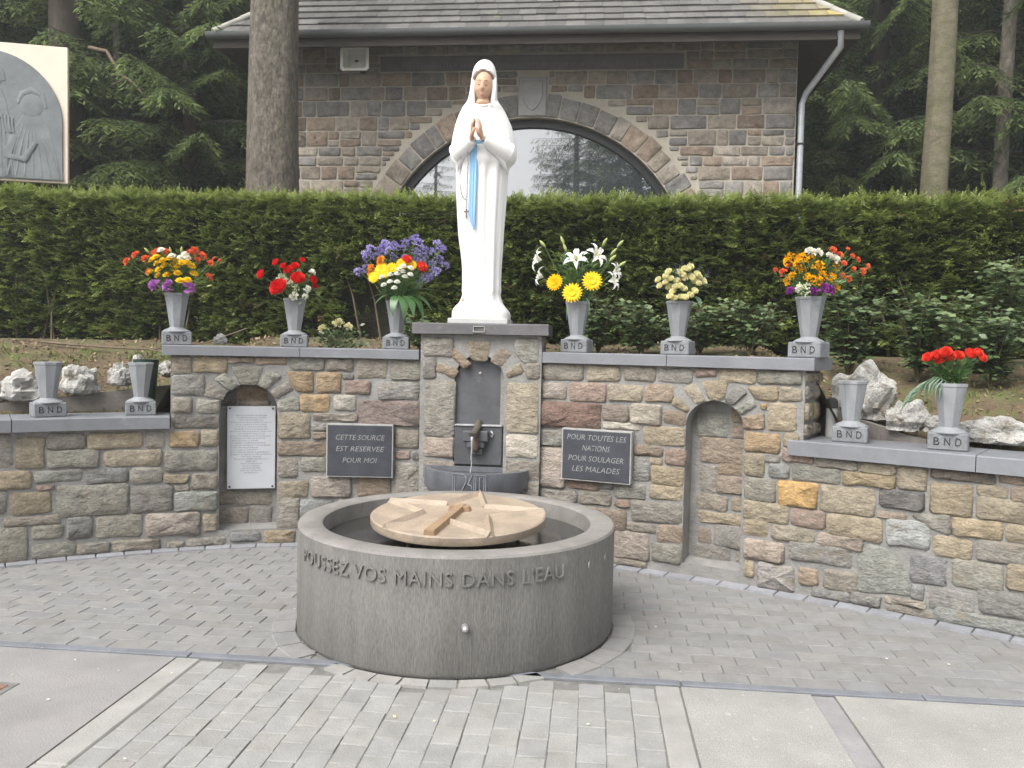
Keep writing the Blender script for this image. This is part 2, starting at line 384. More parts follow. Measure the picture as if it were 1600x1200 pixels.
# ------------------------------------------------------------------ curved stone wall
STONES = """
ft -3059,626 -2939,626 -2939,825 -3059,825
fo -2913,611 -2791,611 -2791,810 -2913,810
ft -2777,725 -2601,725 -2601,822 -2777,822
fo -2583,721 -2303,721 -2303,821 -2583,821
ft -2286,718 -2189,718 -2189,819 -2286,819
fg -2777,605 -2534,605 -2534,715 -2777,715
fo -2504,596 -2205,596 -2205,697 -2504,697
fo -3045,481 -2852,481 -2852,591 -3045,591
fg -2835,513 -2616,513 -2616,582 -2835,582
fe -2595,487 -2384,487 -2384,574 -2595,574
ft -2368,474 -2195,474 -2195,572 -2368,572
fr -2827,463 -2749,463 -2749,490 -2827,490
ft -3036,329 -2961,329 -2961,466 -3036,466
fo -2940,312 -2764,312 -2764,448 -2940,448
fg -2735,274 -2387,274 -2387,476 -2735,476
ft -2368,273 -2143,273 -2143,443 -2368,443
ft -2964,239 -2721,239 -2721,291 -2964,291
fg -2850,147 -2713,147 -2713,227 -2850,227
fe -2684,128 -2565,128 -2565,263 -2684,263
fg -2541,115 -2312,115 -2312,257 -2541,257
fg -3052,5 -2874,5 -2874,234 -3052,234
fg -2842,0 -2643,0 -2643,101 -2842,101
ft -2637,-4 -2479,-4 -2479,83 -2637,83
ft -2457,-4 -2211,-4 -2211,80 -2457,80
ft -2157,1228 -2036,1228 -2036,1342 -2157,1342
fo -2017,1236 -1822,1236 -1822,1346 -2017,1346
fb -1814,1303 -1654,1303 -1654,1349 -1814,1349
fb -1637,1296 -1438,1296 -1438,1353 -1637,1353
ft -2160,1077 -1955,1077 -1955,1210 -2160,1210
ft -2159,951 -2030,951 -2030,1055 -2159,1055
fd -2154,846 -1875,846 -1875,922 -2154,922
fy -2156,717 -1989,717 -1989,819 -2156,819
fo -1970,717 -1872,717 -1872,829 -1970,829
fg -2000,954 -1864,950 -1857,1030 -1998,1046
ft -1848,1039 -1821,1103 -1934,1166 -1969,1071
fg -1804,1110 -1751,1142 -1830,1237 -1896,1183
fg -1734,1152 -1636,1153 -1590,1276 -1799,1279
fg -1559,1118 -1470,1204 -1554,1254 -1618,1150
ft -1499,1054 -1391,1114 -1434,1178 -1541,1105
fg -2180,548 -1874,548 -1874,685 -2180,685
fo -2186,468 -2044,468 -2044,521 -2186,521
ft -2025,416 -1877,416 -1877,519 -2025,519
ft -2125,410 -2044,410 -2044,448 -2125,448
fg -2131,265 -1878,265 -1878,395 -2131,395
fk -2284,99 -1983,99 -1983,250 -2284,250
fo -1960,115 -1877,115 -1877,230 -1960,230
ft -2052,-7 -1825,-7 -1825,66 -2052,66
ft -2164,-5 -2077,-5 -2077,48 -2164,48
fe -1785,34 -1605,34 -1605,93 -1785,93
fo -1577,3 -1371,3 -1371,98 -1577,98
ft -1478,116 -1347,116 -1347,336 -1478,336
nt -1910,278 -1777,278 -1777,364 -1910,364
nt -1756,267 -1539,267 -1539,359 -1756,359
nt -1909,106 -1689,106 -1689,244 -1909,244
ne -1671,106 -1538,106 -1538,250 -1671,250
nd -1874,991 -1768,991 -1768,1129 -1874,1129
nb -1754,1031 -1572,1031 -1572,1137 -1754,1137
nk -1744,985 -1560,985 -1560,1025 -1744,1025
fg -1416,1260 -1189,1260 -1189,1340 -1416,1340
ft -1160,1259 -980,1259 -980,1339 -1160,1339
ft -950,1209 -730,1209 -730,1344 -950,1344
fg -705,1205 -497,1205 -497,1339 -705,1339
fy -1373,1110 -1259,1101 -1261,1241 -1434,1243
fy -1231,1098 -1062,1098 -1062,1243 -1231,1243
fe -1048,1200 -974,1200 -974,1235 -1048,1235
fr -1032,1097 -854,1097 -854,1187 -1032,1187
fe -788,1063 -493,1063 -493,1184 -788,1184
fy -1339,961 -1148,961 -1148,1081 -1339,1081
fw -1109,975 -957,975 -957,1080 -1109,1080
fp -936,871 -482,871 -482,1047 -936,1047
ft -1253,903 -940,903 -940,943 -1253,943
fo -1482,770 -1276,770 -1276,945 -1482,945
fe -1261,826 -1156,826 -1156,877 -1261,877
fb -1256,766 -1155,766 -1155,806 -1256,806
fb -1490,645 -1168,645 -1168,745 -1490,745
ft -1484,484 -1358,484 -1358,620 -1484,620
fg -1330,529 -1167,529 -1167,625 -1330,625
fo -1483,343 -1290,343 -1290,454 -1483,454
fk -1262,348 -984,348 -984,490 -1262,490
fb -934,359 -692,359 -692,490 -934,490
ft -662,714 -494,714 -494,840 -662,840
fr -660,632 -558,632 -558,683 -660,683
fe -543,636 -487,636 -487,681 -543,681
ft -662,356 -486,356 -486,598 -662,598
fe -1337,191 -1105,191 -1105,318 -1337,318
fg -1494,964 -1343,970 -1363,1070 -1494,1034
ft -1076,183 -887,183 -887,325 -1076,325
fo -867,197 -695,197 -695,329 -867,329
ft -675,194 -491,194 -491,336 -675,336
fb -1278,59 -1005,59 -1005,161 -1278,161
fe -985,52 -764,52 -764,164 -985,164
fo -1277,-42 -964,-42 -964,39 -1277,39
ft -744,71 -488,71 -488,172 -744,172
ft -944,-47 -620,-47 -620,45 -944,45
pt -458,1382 -241,1382 -241,1505 -458,1505
pb -231,1226 -196,1280 -336,1329 -365,1276
pb -161,1298 -107,1341 -241,1448 -289,1406
po -96,1353 6,1355 27,1488 -146,1485
pb 108,1311 183,1405 93,1444 30,1356
po 163,1244 267,1287 231,1349 144,1284
pg 206,1417 278,1345 365,1353 361,1512 204,1509
pe -455,1222 -365,1222 -365,1369 -455,1369
pt 285,1238 378,1238 378,1340 285,1340
pt -439,817 -221,817 -221,1212 -439,1212
po 155,868 372,868 372,1213 155,1213
pk -440,669 -222,669 -222,805 -440,805
pw 161,695 370,695 370,845 161,845
pt -443,503 -219,503 -219,634 -443,634
pt 165,540 382,540 382,667 165,667
pe -441,365 -60,365 -60,495 -441,495
pt -36,393 385,393 385,521 -36,521
pt -438,219 -178,219 -178,350 -438,350
po -154,239 135,239 135,368 -154,368
pg 159,262 388,262 388,389 159,389
pt -436,80 -54,80 -54,211 -436,211
pe -30,113 391,113 391,242 -30,242
pt -434,-10 394,-10 394,85 -434,85
ft 399,1240 676,1240 676,1355 399,1355
fo 707,1243 926,1243 926,1359 707,1359
ft 952,1252 1149,1252 1149,1362 952,1362
ft 1171,1251 1375,1251 1375,1369 1171,1369
fk 398,1105 565,1105 565,1210 398,1210
fr 589,1098 832,1098 832,1219 589,1219
fo 853,1111 1070,1111 1070,1218 853,1218
fb 1092,1118 1263,1118 1263,1227 1092,1227
fR 388,912 803,912 803,1082 388,1082
fb 823,975 985,975 985,1080 823,1080
fw 1002,967 1195,967 1195,1094 1002,1094
fb 1212,988 1339,974 1346,1049 1216,1068
fo 1346,1053 1367,1083 1282,1170 1255,1109
fe 392,782 562,782 562,887 392,887
fo 1084,839 1341,839 1341,955 1084,955
fb 1031,765 1207,765 1207,822 1031,822
fr 1231,717 1348,717 1348,816 1231,816
fk 389,493 570,493 570,768 389,768
fe 1031,593 1128,593 1128,751 1031,751
fo 1136,709 1206,709 1206,746 1136,746
fw 825,926 1053,926 1053,964 825,964
fr 591,499 801,499 801,548 591,548
fe 808,513 892,513 892,555 808,555
fo 1142,580 1336,580 1336,696 1142,696
fe 401,399 652,399 652,473 401,473
ft 676,400 888,400 888,486 676,486
fg 910,465 1106,465 1106,563 910,563
fo 1142,484 1336,484 1336,570 1142,570
fr 915,405 1008,405 1008,443 915,443
fb 804,240 988,240 988,377 804,377
ft 1023,330 1337,330 1337,457 1023,457
ft 999,251 1177,251 1177,304 999,304
fb 1194,208 1338,208 1338,314 1194,314
fk 919,63 1139,63 1139,243 919,243
fg 1166,72 1338,72 1338,185 1166,185
ft 922,10 1123,10 1123,51 922,51
ft 396,283 651,283 651,381 396,381
fo 665,276 789,276 789,380 665,380
fe 413,170 639,170 639,268 413,268
ft 654,163 785,163 785,261 654,261
fg 793,116 902,116 902,220 793,220
ft 416,56 628,56 628,155 416,155
fb 643,64 781,64 781,148 643,148
fr 1394,1296 1519,1296 1519,1361 1394,1361
fo 1532,1264 1738,1264 1738,1363 1532,1363
fg 1752,1268 1980,1268 1980,1371 1752,1371
fo 1400,1117 1462,1141 1393,1243 1324,1209
fo 1480,1152 1561,1157 1585,1271 1434,1258
fe 1625,1120 1697,1210 1631,1240 1567,1147
fg 1669,1063 1752,1122 1719,1172 1638,1108
fb 1689,975 1797,987 1783,1084 1678,1051
fo 1751,1167 1860,1167 1858,1248 1699,1237
fo 1873,1165 1984,1165 1984,1245 1873,1245
fy 1773,1114 1801,1114 1801,1137 1773,1137
fo 1818,982 1958,982 1958,1146 1818,1146
fy 1692,846 1879,846 1879,960 1692,960
fo 1901,893 1978,893 1978,967 1901,967
fo 1696,693 1801,693 1801,828 1696,828
fe 1805,789 1882,789 1882,835 1805,835
fe 1825,698 1929,698 1929,773 1825,773
fr 1901,801 2057,801 2057,884 1901,884
fg 1952,696 2186,696 2186,782 1952,782
ng 1377,903 1557,903 1557,1056 1377,1056
nb 1577,1002 1691,1002 1691,1111 1577,1111
nb 1580,907 1698,907 1698,982 1580,982
nb 1402,737 1704,737 1704,893 1402,893
nt 1404,534 1494,534 1494,709 1404,709
nb 1506,663 1708,663 1708,725 1506,725
nb 1501,542 1705,542 1705,649 1501,649
nt 1392,426 1566,426 1566,519 1392,519
nt 1595,434 1712,434 1712,516 1595,516
no 1406,341 1715,341 1715,405 1406,405
nb 1406,202 1473,202 1473,295 1406,295
ne 1495,196 1718,196 1718,331 1495,331
nt 1383,80 1590,80 1590,193 1383,193
nt 1627,96 1722,96 1722,175 1627,175
fg 1703,544 1863,544 1863,679 1703,679
fY 1883,537 2081,537 2081,681 1883,681
fo 1701,420 1938,420 1938,537 1701,537
fr 1958,421 2125,421 2125,523 1958,523
fo 1703,325 1834,325 1834,423 1703,423
fo 1855,323 2077,323 2077,405 1855,405
fk 1708,180 1923,180 1923,297 1708,297
fe 1952,220 2268,220 2268,330 1952,330
fo 1711,66 1762,66 1762,162 1711,162
fk 1787,0 1976,0 1976,165 1787,165
fb 2007,76 2100,76 2100,172 2007,172
ft 2073,784 2265,784 2265,861 2073,861
fo 2290,781 2443,781 2443,867 2290,867
fo 2457,708 2580,708 2580,862 2457,862
fd 2601,792 2856,792 2856,877 2601,877
fb 2877,801 3014,801 3014,883 2877,883
fo 2202,704 2446,704 2446,775 2202,775
fo 2103,533 2357,533 2357,683 2103,683
fd 2384,599 2575,599 2575,698 2384,698
fo 2601,596 2773,596 2773,764 2601,764
fo 2792,720 2904,720 2904,776 2792,776
fb 2920,715 3017,715 3017,783 2920,783
fo 2791,601 3020,601 3020,712 2791,712
fb 2378,536 2502,536 2502,566 2378,566
fo 2137,390 2398,390 2398,519 2137,519
fE 2420,393 2604,393 2604,536 2420,536
ft 2600,511 2689,487 2685,598 2524,576
fo 2702,491 2896,491 2896,589 2702,589
fo 2912,502 3024,502 3024,584 2912,584
fk 2097,325 2310,325 2310,398 2097,398
fo 2623,369 2779,369 2779,472 2623,472
ft 2798,381 3027,381 3027,485 2798,485
fg 2295,91 2531,118 2518,253 2408,358 2341,369 2294,298
fD 2529,202 2677,202 2677,348 2529,348
fg 2707,217 2904,217 2904,361 2707,361
fo 2922,250 3032,250 3032,380 2922,380
fe 2539,108 2590,108 2590,181 2539,181
fe 2622,71 2799,71 2799,186 2622,186
fe 2818,106 3036,106 3036,227 2818,227
ft 2424,58 2600,58 2600,88 2424,88
fe 2262,19 2400,19 2400,83 2262,83
fe 2078,1 2258,1 2258,71 2078,71
fg 2646,-14 3040,-14 3040,84 2646,84
ft 2432,3 2627,3 2627,51 2432,51
ft 2131,73 2287,73 2287,189 2131,189"""
SCOL = dict(t=(.218, .200, .172), o=(.262, .226, .168), b=(.222, .180, .142), g=(.222, .216, .186), e=(.198, .193, .180), d=(.142, .128, .114),
            k=(.275, .240, .210), r=(.238, .182, .152), R=(.182, .122, .100), p=(.172, .144, .138), y=(.30, .222, .138), Y=(.36, .238, .11), w=(.35, .328, .288),
            E=(.25, .258, .25), D=(.178, .170, .168))
m_stone = mat('rubble_sandstone', (.3, .28, .22), objcol=True, var=.30, scale=15, bump=1.3, bscale=22, fine=.2, rough=.9, stretch=(1., 1., 1.7), stains=(9., .56, .70, (.225, .195, .15)))
m_mortar = mat('grey_mortar', (.232, .226, .215), var=.22, scale=9, bump=.6, bscale=60, fine=.1, rough=.95)
m_blue = mat('blue_limestone', (.165, .17, .185), var=.16, scale=5, bump=.12, bscale=70, fine=.07, rough=.5, spec=.45, stains=(4., .62, .8, (.30, .305, .32)))
m_bluedark = mat('dark_limestone', (.085, .085, .095), var=.2, scale=6, bump=.12, fine=.1, rough=.5, stains=(7., .62, .78, (.15, .15, .15)))

def refine(poly, step, r_, jit):
    """polygon -> denser outline with knocked-off corners and uneven edges"""
    n = len(poly); out = []
    for i in range(n):
        a = Vector(poly[i]); b = Vector(poly[(i+1) % n]); L = (b-a).length
        if L < .004: continue
        c = min(.016, L*.16)*r_.uniform(.5, 1.2)
        k = max(1, round((L-2*c)/step))
        for j in range(k+1):
            t = (c+(L-2*c)*j/k)/L
            p = a.lerp(b, t); nrm = Vector((-(b-a).y, (b-a).x)).normalized()
            out.append(p+nrm*r_.uniform(-jit, jit*.6))
    return out
def stone_mesh(poly, mapf, r_, h=.022, back=-.02, step=.085, jit=.005):
    P = refine(poly, step, r_, jit); n = len(P)
    c = sum(P, Vector((0, 0)))/n
    size = min(max((p-c).length for p in P), .2)
    V = []; F = []
    tilt = (r_.uniform(-.05, .05), r_.uniform(-.05, .05))
    def ring(shr, off, amp):
        for p in P:
            d = c-p; l = d.length; q = p+d*min(1., shr/max(l, 1e-6)) if shr < .5 else p+d*shr
            o_ = off+r_.uniform(-amp, amp)+((q-c).x*tilt[0]+(q-c).y*tilt[1] if amp else 0)
            V.append(mapf(q.x, q.y, o_))
    ring(0, back, 0); ring(.002, h*.30, .002); ring(min(.014, size*.2), h*.85, h*.30); ring(.60, h*.95, h*.34)
    V.append(mapf(c.x, c.y, h*r_.uniform(.75, 1.1)))
    for k in range(3):
        for j in range(n):
            F.append((k*n+j, k*n+(j+1) % n, (k+1)*n+(j+1) % n, (k+1)*n+j))
    for j in range(n): F.append((3*n+j, 3*n+(j+1) % n, 4*n))
    ctr = sum((Vector(v) for v in V), Vector())/len(V)
    me = mesh_from('stone', [Vector(v)-ctr for v in V], F, True, 52)
    return me, ctr
def stone_tone(code, r_):
    b = SCOL[code]; k = r_.uniform(.88, 1.14); q = r_.gauss(.003, .006)
    return (max(.03, b[0]*k+q), b[1]*k, max(.02, b[2]*k-q), 1)

XL, XR = -2.15, 2.0                                               # ends of the raised part
LOZ, HIZ = .845, 1.35                                             # masonry tops under the copings
NICHES = [(-1.866, -1.496, .97, .115), (1.346, 1.683, .975, .085)]    # x0, x1, springing, floor
ND = .14
wall = thing('stone_wall', 'curved rubble stone wall with two arched niches and slate coping', 'stone wall', (0, 5.8, 0))
def wobj(name, mb, m, smooth=False):
    o = mb.build(name, m, wall, smooth); o.matrix_parent_inverse = wall.matrix_world.inverted() if False else Matrix.Translation((0, -5.8, 0)); return o
def padd(name, me, m, parent, origin, ctr, col=None):
    o = obj(name, me, m, parent, ctr-Vector(origin))
    if col: o.color = col
    return o
core = MB()
def wq(x0, x1, z0, z1, off):                                      # face strip
    core.add([wp(x0, off, z0), wp(x1, off, z0), wp(x1, off, z1), wp(x0, off, z1)], [(0, 1, 2, 3)])
xs = sorted(set([round(-4.5+.1*i, 4) for i in range(91)]+[XL, XR]+[n_[0] for n_ in NICHES]+[n_[1] for n_ in NICHES]+[n_[0]+(n_[1]-n_[0])*(.5-.5*math.cos(math.pi*k/20)) for n_ in NICHES for k in range(21)]))
def top(xm): return HIZ if XL < xm < XR else LOZ
for x0, x1 in zip(xs, xs[1:]):
    if x1-x0 < 1e-4: continue
    xm = (x0+x1)/2; T = top(xm); ni = [n_ for n_ in NICHES if n_[0] < xm < n_[1]]
    if ni:
        a, b, sp, fl = ni[0]; c = (a+b)/2; R = (b-a)/2
        zz = lambda x: sp+math.sqrt(max(0, R*R-(x-c)**2))
        wq(x0, x1, -.05, fl, 0)
        core.add([wp(x0, 0, zz(x0)), wp(x1, 0, zz(x1)), wp(x1, 0, T), wp(x0, 0, T)], [(0, 1, 2, 3)])
        core.add([wp(x0, -ND, fl), wp(x1, -ND, fl), wp(x1, -ND, zz(x1)), wp(x0, -ND, zz(x0))], [(0, 1, 2, 3)])
        core.add([wp(x0, 0, zz(x0)), wp(x0, -ND, zz(x0)), wp(x1, -ND, zz(x1)), wp(x1, 0, zz(x1))], [(0, 1, 2, 3)])
        core.add([wp(x0, 0, fl-.02), wp(x1, 0, fl-.02), wp(x1, -ND, fl+.02), wp(x0, -ND, fl+.02)], [(0, 1, 2, 3)])
        for xe, s in ((a, 1), (b, -1)):
            if abs(x0-xe) < 1e-4 or abs(x1-xe) < 1e-4:
                core.add([wp(xe, 0, fl-.02), wp(xe, -ND, fl-.02), wp(xe, -ND, sp), wp(xe, 0, sp)], [(0, 1, 2, 3) if s > 0 else (3, 2, 1, 0)])
    else: wq(x0, x1, -.05, T, 0)
    core.add([wp(x0, 0, T), wp(x1, 0, T), wp(x1, -.34, T), wp(x0, -.34, T)], [(0, 1, 2, 3)])
    core.add([wp(x0, -.34, -.05), wp(x1, -.34, -.05), wp(x1, -.34, T), wp(x0, -.34, T)], [(3, 2, 1, 0)])
for xe, z0, z1, s in ((XR, LOZ-.05, HIZ, 1), (XL, LOZ-.05, HIZ, -1), (-4.5, -.05, LOZ, -1), (4.5, -.05, LOZ, 1)):
    q = [wp(xe, 0, z0), wp(xe, -.34, z0), wp(xe, -.34, z1), wp(xe, 0, z1)]
    core.add(q if s > 0 else q[::-1], [(0, 1, 2, 3)])
WO = (0, 5.8, 0)
def shift(mb, o_): mb.V = [(v[0]-o_[0], v[1]-o_[1], v[2]-o_[2]) for v in mb.V]; return mb
shift(core, WO).build('mortar', m_mortar, wall)

pier = thing('stone_pier', 'central stone pier with arched head carrying the statue', 'pier', (-.045, 5.82, 0))
PO = (-.045, 5.82, 0); PX0, PX1, PZ = -.478, .392, 1.535; POFF = .055
sr = random.Random(3)
for ln in STONES.strip().split('\n'):
    a = ln.split(); kind, code = a[0][0], a[0][1]
    P = [tuple(int(v)/1000 for v in q.split(',')) for q in a[1:]]
    P = [(x, max(z, .012)) for x, z in P]
    gx, gz = sum(q[0] for q in P)/len(P), sum(q[1] for q in P)/len(P); ex_ = .0055
    P = [(x+math.copysign(min(ex_, abs(x-gx)), x-gx), max(.008, z+math.copysign(min(ex_, abs(z-gz)), z-gz))) for x, z in P]
    if max(z for x, z in P)-min(z for x, z in P) < .02: continue
    rough_ = {'k': .03, 'e': .022, 'p': .03, 'R': .03, 'w': .026}.get(code, .02)*sr.uniform(.5, 1.1)
    if kind == 'f':
        P = [(min(max(x, XL+.006), XR-.006) if gz > LOZ else x, z) for x, z in P]; P = [(x, min(z, (HIZ if (XL < x < XR or gz > LOZ) else LOZ)-.004)) for x, z in P]
        me, ctr = stone_mesh(P, lambda x, z, o_: wp(x, o_, z), sr, h=rough_)
        padd('stone', me, m_stone, wall, WO, ctr, stone_tone(code, sr))
    elif kind == 'n':
        me, ctr = stone_mesh(P, lambda x, z, o_: wp(x, o_-ND, z), sr, h=rough_*.6)
        padd('stone', me, m_stone, wall, WO, ctr, stone_tone(code, sr))
    else:
        P = [(max(PX0+.004, min(PX1-.004, x)), z) for x, z in P]
        me, ctr = stone_mesh(P, lambda x, z, o_: Vector((x, 5.82-.05*0-POFF-o_-(x+.045)*.148, z)), sr, h=rough_*.8)
        padd('stone', me, m_stone, pier, PO, ctr, stone_tone(code, sr))
# stones of the wall's outer ends, beyond the picture's edges
for xa, xb in ((-4.4, -3.06), (3.06, 4.4)):
    z = .02
    while z < LOZ-.05:
        hgt = min(sr.uniform(.10, .17), LOZ-z); x = xa
        while x < xb-.06:
            L = min(sr.uniform(.16, .36), xb-x)
            if L > .08:
                me, ctr = stone_mesh([(x+.01, z+.008), (x+L-.01, z+.008), (x+L-.01, z+hgt-.008), (x+.01, z+hgt-.008)], lambda u, v, o_: wp(u, o_, v), sr)
                padd('stone', me, m_stone, wall, WO, ctr, stone_tone(sr.choice('ttogegbo'), sr))
            x += L
        z += hgt
# end face of the raised part, seen at the right
for rowz in ((.95, 1.03), (1.04, 1.16), (1.17, 1.26), (1.27, 1.345)):
    d = .0
    while d < .33:
        L = min(sr.uniform(.1, .2), .34-d)
        if L > .05:
            def mp(u, v, o_, xe=XR):
                p = wp(xe, -u, v); n_ = wn(xe); return Vector((p.x-n_[1]*o_, p.y+n_[0]*o_, p.z))
            me, ctr = stone_mesh([(d+.006, rowz[0]+.005), (d+L-.006, rowz[0]+.005), (d+L-.006, rowz[1]-.004), (d+.006, rowz[1]-.004)], mp, sr, h=.02)
            padd('stone', me, m_stone, wall, WO, ctr, stone_tone(sr.choice('togo'), sr))
        d += L
# copings: separate slabs end to end
def coping(x0, x1, zb, zt, o0, o1, n_, name='coping_slab'):
    w_ = (x1-x0)/n_
    for i in range(n_):
        a, b = x0+w_*i+.002, x0+w_*(i+1)-.002; k = 7; rings = []
        for j in range(k):
            x = a+(b-a)*j/(k-1)
            rings.append([wp(x, o0, zb), wp(x, o0, zt-.006), wp(x, o0-.006, zt), wp(x, -o1, zt), wp(x, -o1, zb)][::-1])
        shift(MB().loft(rings), WO).build(name, m_blue, wall)
coping(-4.5, XL-.004, LOZ+.002, .93, .05, .37, 3)
coping(1.93, 4.5, LOZ+.002, .935, .055, .37, 3)
coping(XL-.05, PX0-.012, HIZ+.002, 1.42, .045, .37, 2)
coping(PX1+.012, XR+.055, HIZ+.002, 1.425, .045, .37, 2)

# pier body with an arched recess, cap slab
def pf(x, o_, z): return Vector((x, 5.82-POFF-o_-(x+.045)*.148, z))
pc = MB(); AX0, AX1 = -.226, .134; ASP, AR = 1.215, .18; AFL = .05
xs = sorted(set([PX0, PX1]+[AX0+(AX1-AX0)*(.5-.5*math.cos(math.pi*k/20)) for k in range(21)]))
ac = (AX0+AX1)/2
za = lambda x: ASP+math.sqrt(max(0, AR*AR-(x-ac)**2))
for x0, x1 in zip(xs, xs[1:]):
    xm = (x0+x1)/2
    if AX0 < xm < AX1:
        pc.add([pf(x0, 0, za(x0)), pf(x1, 0, za(x1)), pf(x1, 0, PZ), pf(x0, 0, PZ)], [(0, 1, 2, 3)])
        pc.add([pf(x0, 0, za(x0)), pf(x0, -.08, za(x0)), pf(x1, -.08, za(x1)), pf(x1, 0, za(x1))], [(0, 1, 2, 3)])
        pc.add([pf(x0, -.08, -.05), pf(x1, -.08, -.05), pf(x1, -.08, za(x1)), pf(x0, -.08, za(x0))], [(0, 1, 2, 3)])
    else: pc.add([pf(x0, 0, -.05), pf(x1, 0, -.05), pf(x1, 0, PZ), pf(x0, 0, PZ)], [(0, 1, 2, 3)])
for xe, s in ((AX0, 1), (AX1, -1)):
    q = [pf(xe, 0, -.05), pf(xe, -.08, -.05), pf(xe, -.08, ASP), pf(xe, 0, ASP)]; pc.add(q if s > 0 else q[::-1], [(0, 1, 2, 3)])
for xe, s in ((PX0, -1), (PX1, 1)):
    q = [pf(xe, 0, -.05), pf(xe, -.5, -.05), pf(xe, -.5, PZ), pf(xe, 0, PZ)]; pc.add(q if s > 0 else q[::-1], [(0, 1, 2, 3)])
pc.add([pf(PX0, 0, PZ), pf(PX1, 0, PZ), pf(PX1, -.5, PZ), pf(PX0, -.5, PZ)], [(0, 1, 2, 3)])
pc.add([pf(PX0, -.5, -.05), pf(PX1, -.5, -.05), pf(PX1, -.5, PZ), pf(PX0, -.5, PZ)], [(3, 2, 1, 0)])
shift(pc, PO).build('mortar', m_mortar, pier)
m_slab = mat('worn_dark_slab', (.105, .10, .105), var=.22, scale=6, bump=.15, fine=.16, rough=.6, stains=(9., .60, .72, (.17, .165, .16)))
cs = MB(); a, b = PX0-.055, PX1+.045
rings = [[pf(x, .06, PZ+.002), pf(x, .06, 1.605), pf(x, .052, 1.613), pf(x, -.52, 1.613), pf(x, -.52, PZ+.002)][::-1] for x in (a, (a+b)/2, b)]
shift(cs.loft(rings), PO).build('cap_slab', m_slab, pier)
fr = MB()
for (u0, v0, u1, v1) in ((-.088, 1.551, -.004, 1.556), (-.088, 1.589, -.004, 1.594), (-.088, 1.551, -.083, 1.594), (-.009, 1.551, -.004, 1.594)):
    p0 = pf(u0, .06, v0); p1 = pf(u1, .063, v1); fr.box((p0.x, p1.y-.002, v0), (p1.x, p0.y+.004, v1))
shift(fr, PO).build('small_plate_frame', mat('pale_plate', (.32, .31, .29), var=.2, scale=30, bump=.1), pier)
# side faces of the pier above the copings
for xe, s in ((PX1, 1),):
    for zz in ((1.44, 1.525),):
        me, ctr = stone_mesh([(.02, zz[0]), (.3, zz[0]), (.3, zz[1]), (.02, zz[1])], lambda u, v, o_: pf(xe, -u, v)+Vector((o_, 0, 0)), sr, h=.012)
        padd('stone', me, m_stone, pier, PO, ctr, stone_tone('t', sr))
# ------------------------------------------------------------------ wall fountain: arched slab, spout, half-round trough
FY = 5.82-POFF+.0065
fo = thing('wall_fountain', 'dark stone wall fountain with spout and half round trough below the statue', 'fountain', (ac, FY, .55))
FO = (ac, FY, .55)
def fbuild(mb, name, m, **k): return shift(mb, FO).build(name, m, fo, **k)
m_slate = mat('wet_dark_slate', (.075, .077, .085), var=.3, scale=7, bump=.12, fine=.12, rough=.42, spec=.5, stains=(5., .60, .75, (.17, .17, .175)))
pts = [(AX0+.008, .905)]+[(AX1-.008, .905)]+[(ac+(AR-.008)*math.cos(t), ASP+(AR-.008)*math.sin(t)) for t in np.linspace(0, math.pi, 20)]
yb = FY+.075; mb = MB()
n = len(pts); mb.add([(x, yb-.028, z) for x, z in pts]+[(x, yb, z) for x, z in pts], [tuple(range(n)), tuple(range(2*n-1, n-1, -1))]+[((i+1) % n, i, n+i, n+(i+1) % n) for i in range(n)])
fbuild(mb, 'arched_slab', m_slate)
fbuild(MB().box((AX0+.01, yb-.075, .62), (AX1-.01, yb, .893), .006), 'lower_slab', m_slate)
fbuild(MB().box((AX0+.012, yb-.085, .893), (AX1-.012, yb-.002, .905), .003), 'ledge', mat('pale_lime_ledge', (.30, .30, .305), var=.35, scale=16, bump=.3))
sp = MB()
sp.box((ac-.105, FY-.06, .79), (ac+.075, FY+.0, .865), .006); sp.box((ac-.075, FY-.055, .745), (ac+.05, FY+.0, .788), .006); sp.box((ac-.05, FY-.05, .70), (ac+.035, FY+.0, .743), .006)
fbuild(sp, 'spout_corbel', m_slate)
pi = MB().tube([(ac-.0, FY+.03, .915), (ac-.004, FY-.06, .878), (ac-.022, FY-.13, .84)], [.026, .025, .024], 12)
fbuild(pi, 'spout_pipe', mat('limed_bronze', (.11, .098, .075), var=.35, scale=30, bump=.3, rough=.5, metal=.3), smooth=True, sharp=50)
fbuild(MB().sphere((ac-.012, FY-.06, .77), (.03, .035, .055), 10, 8), 'spout_mask', mat('rust_stained_bronze', (.115, .075, .06), var=.3, scale=25, bump=.4), smooth=True)
fbuild(MB().tube([(ac+.09, FY-.006, .865), (ac+.105, FY-.012, .845), (ac+.1, FY-.012, .82), (ac+.09, FY-.008, .83)], .006, 6), 'iron_ring', mat('pale_metal', (.4, .4, .4), var=.1, bump=0, rough=.35, metal=.6), smooth=True)
fbuild(MB().sphere((ac-.0, yb-.03, 1.265), (.012, .008, .012), 8, 6), 'plug', mat('pale_plug', (.3, .29, .27), var=.1), smooth=True)
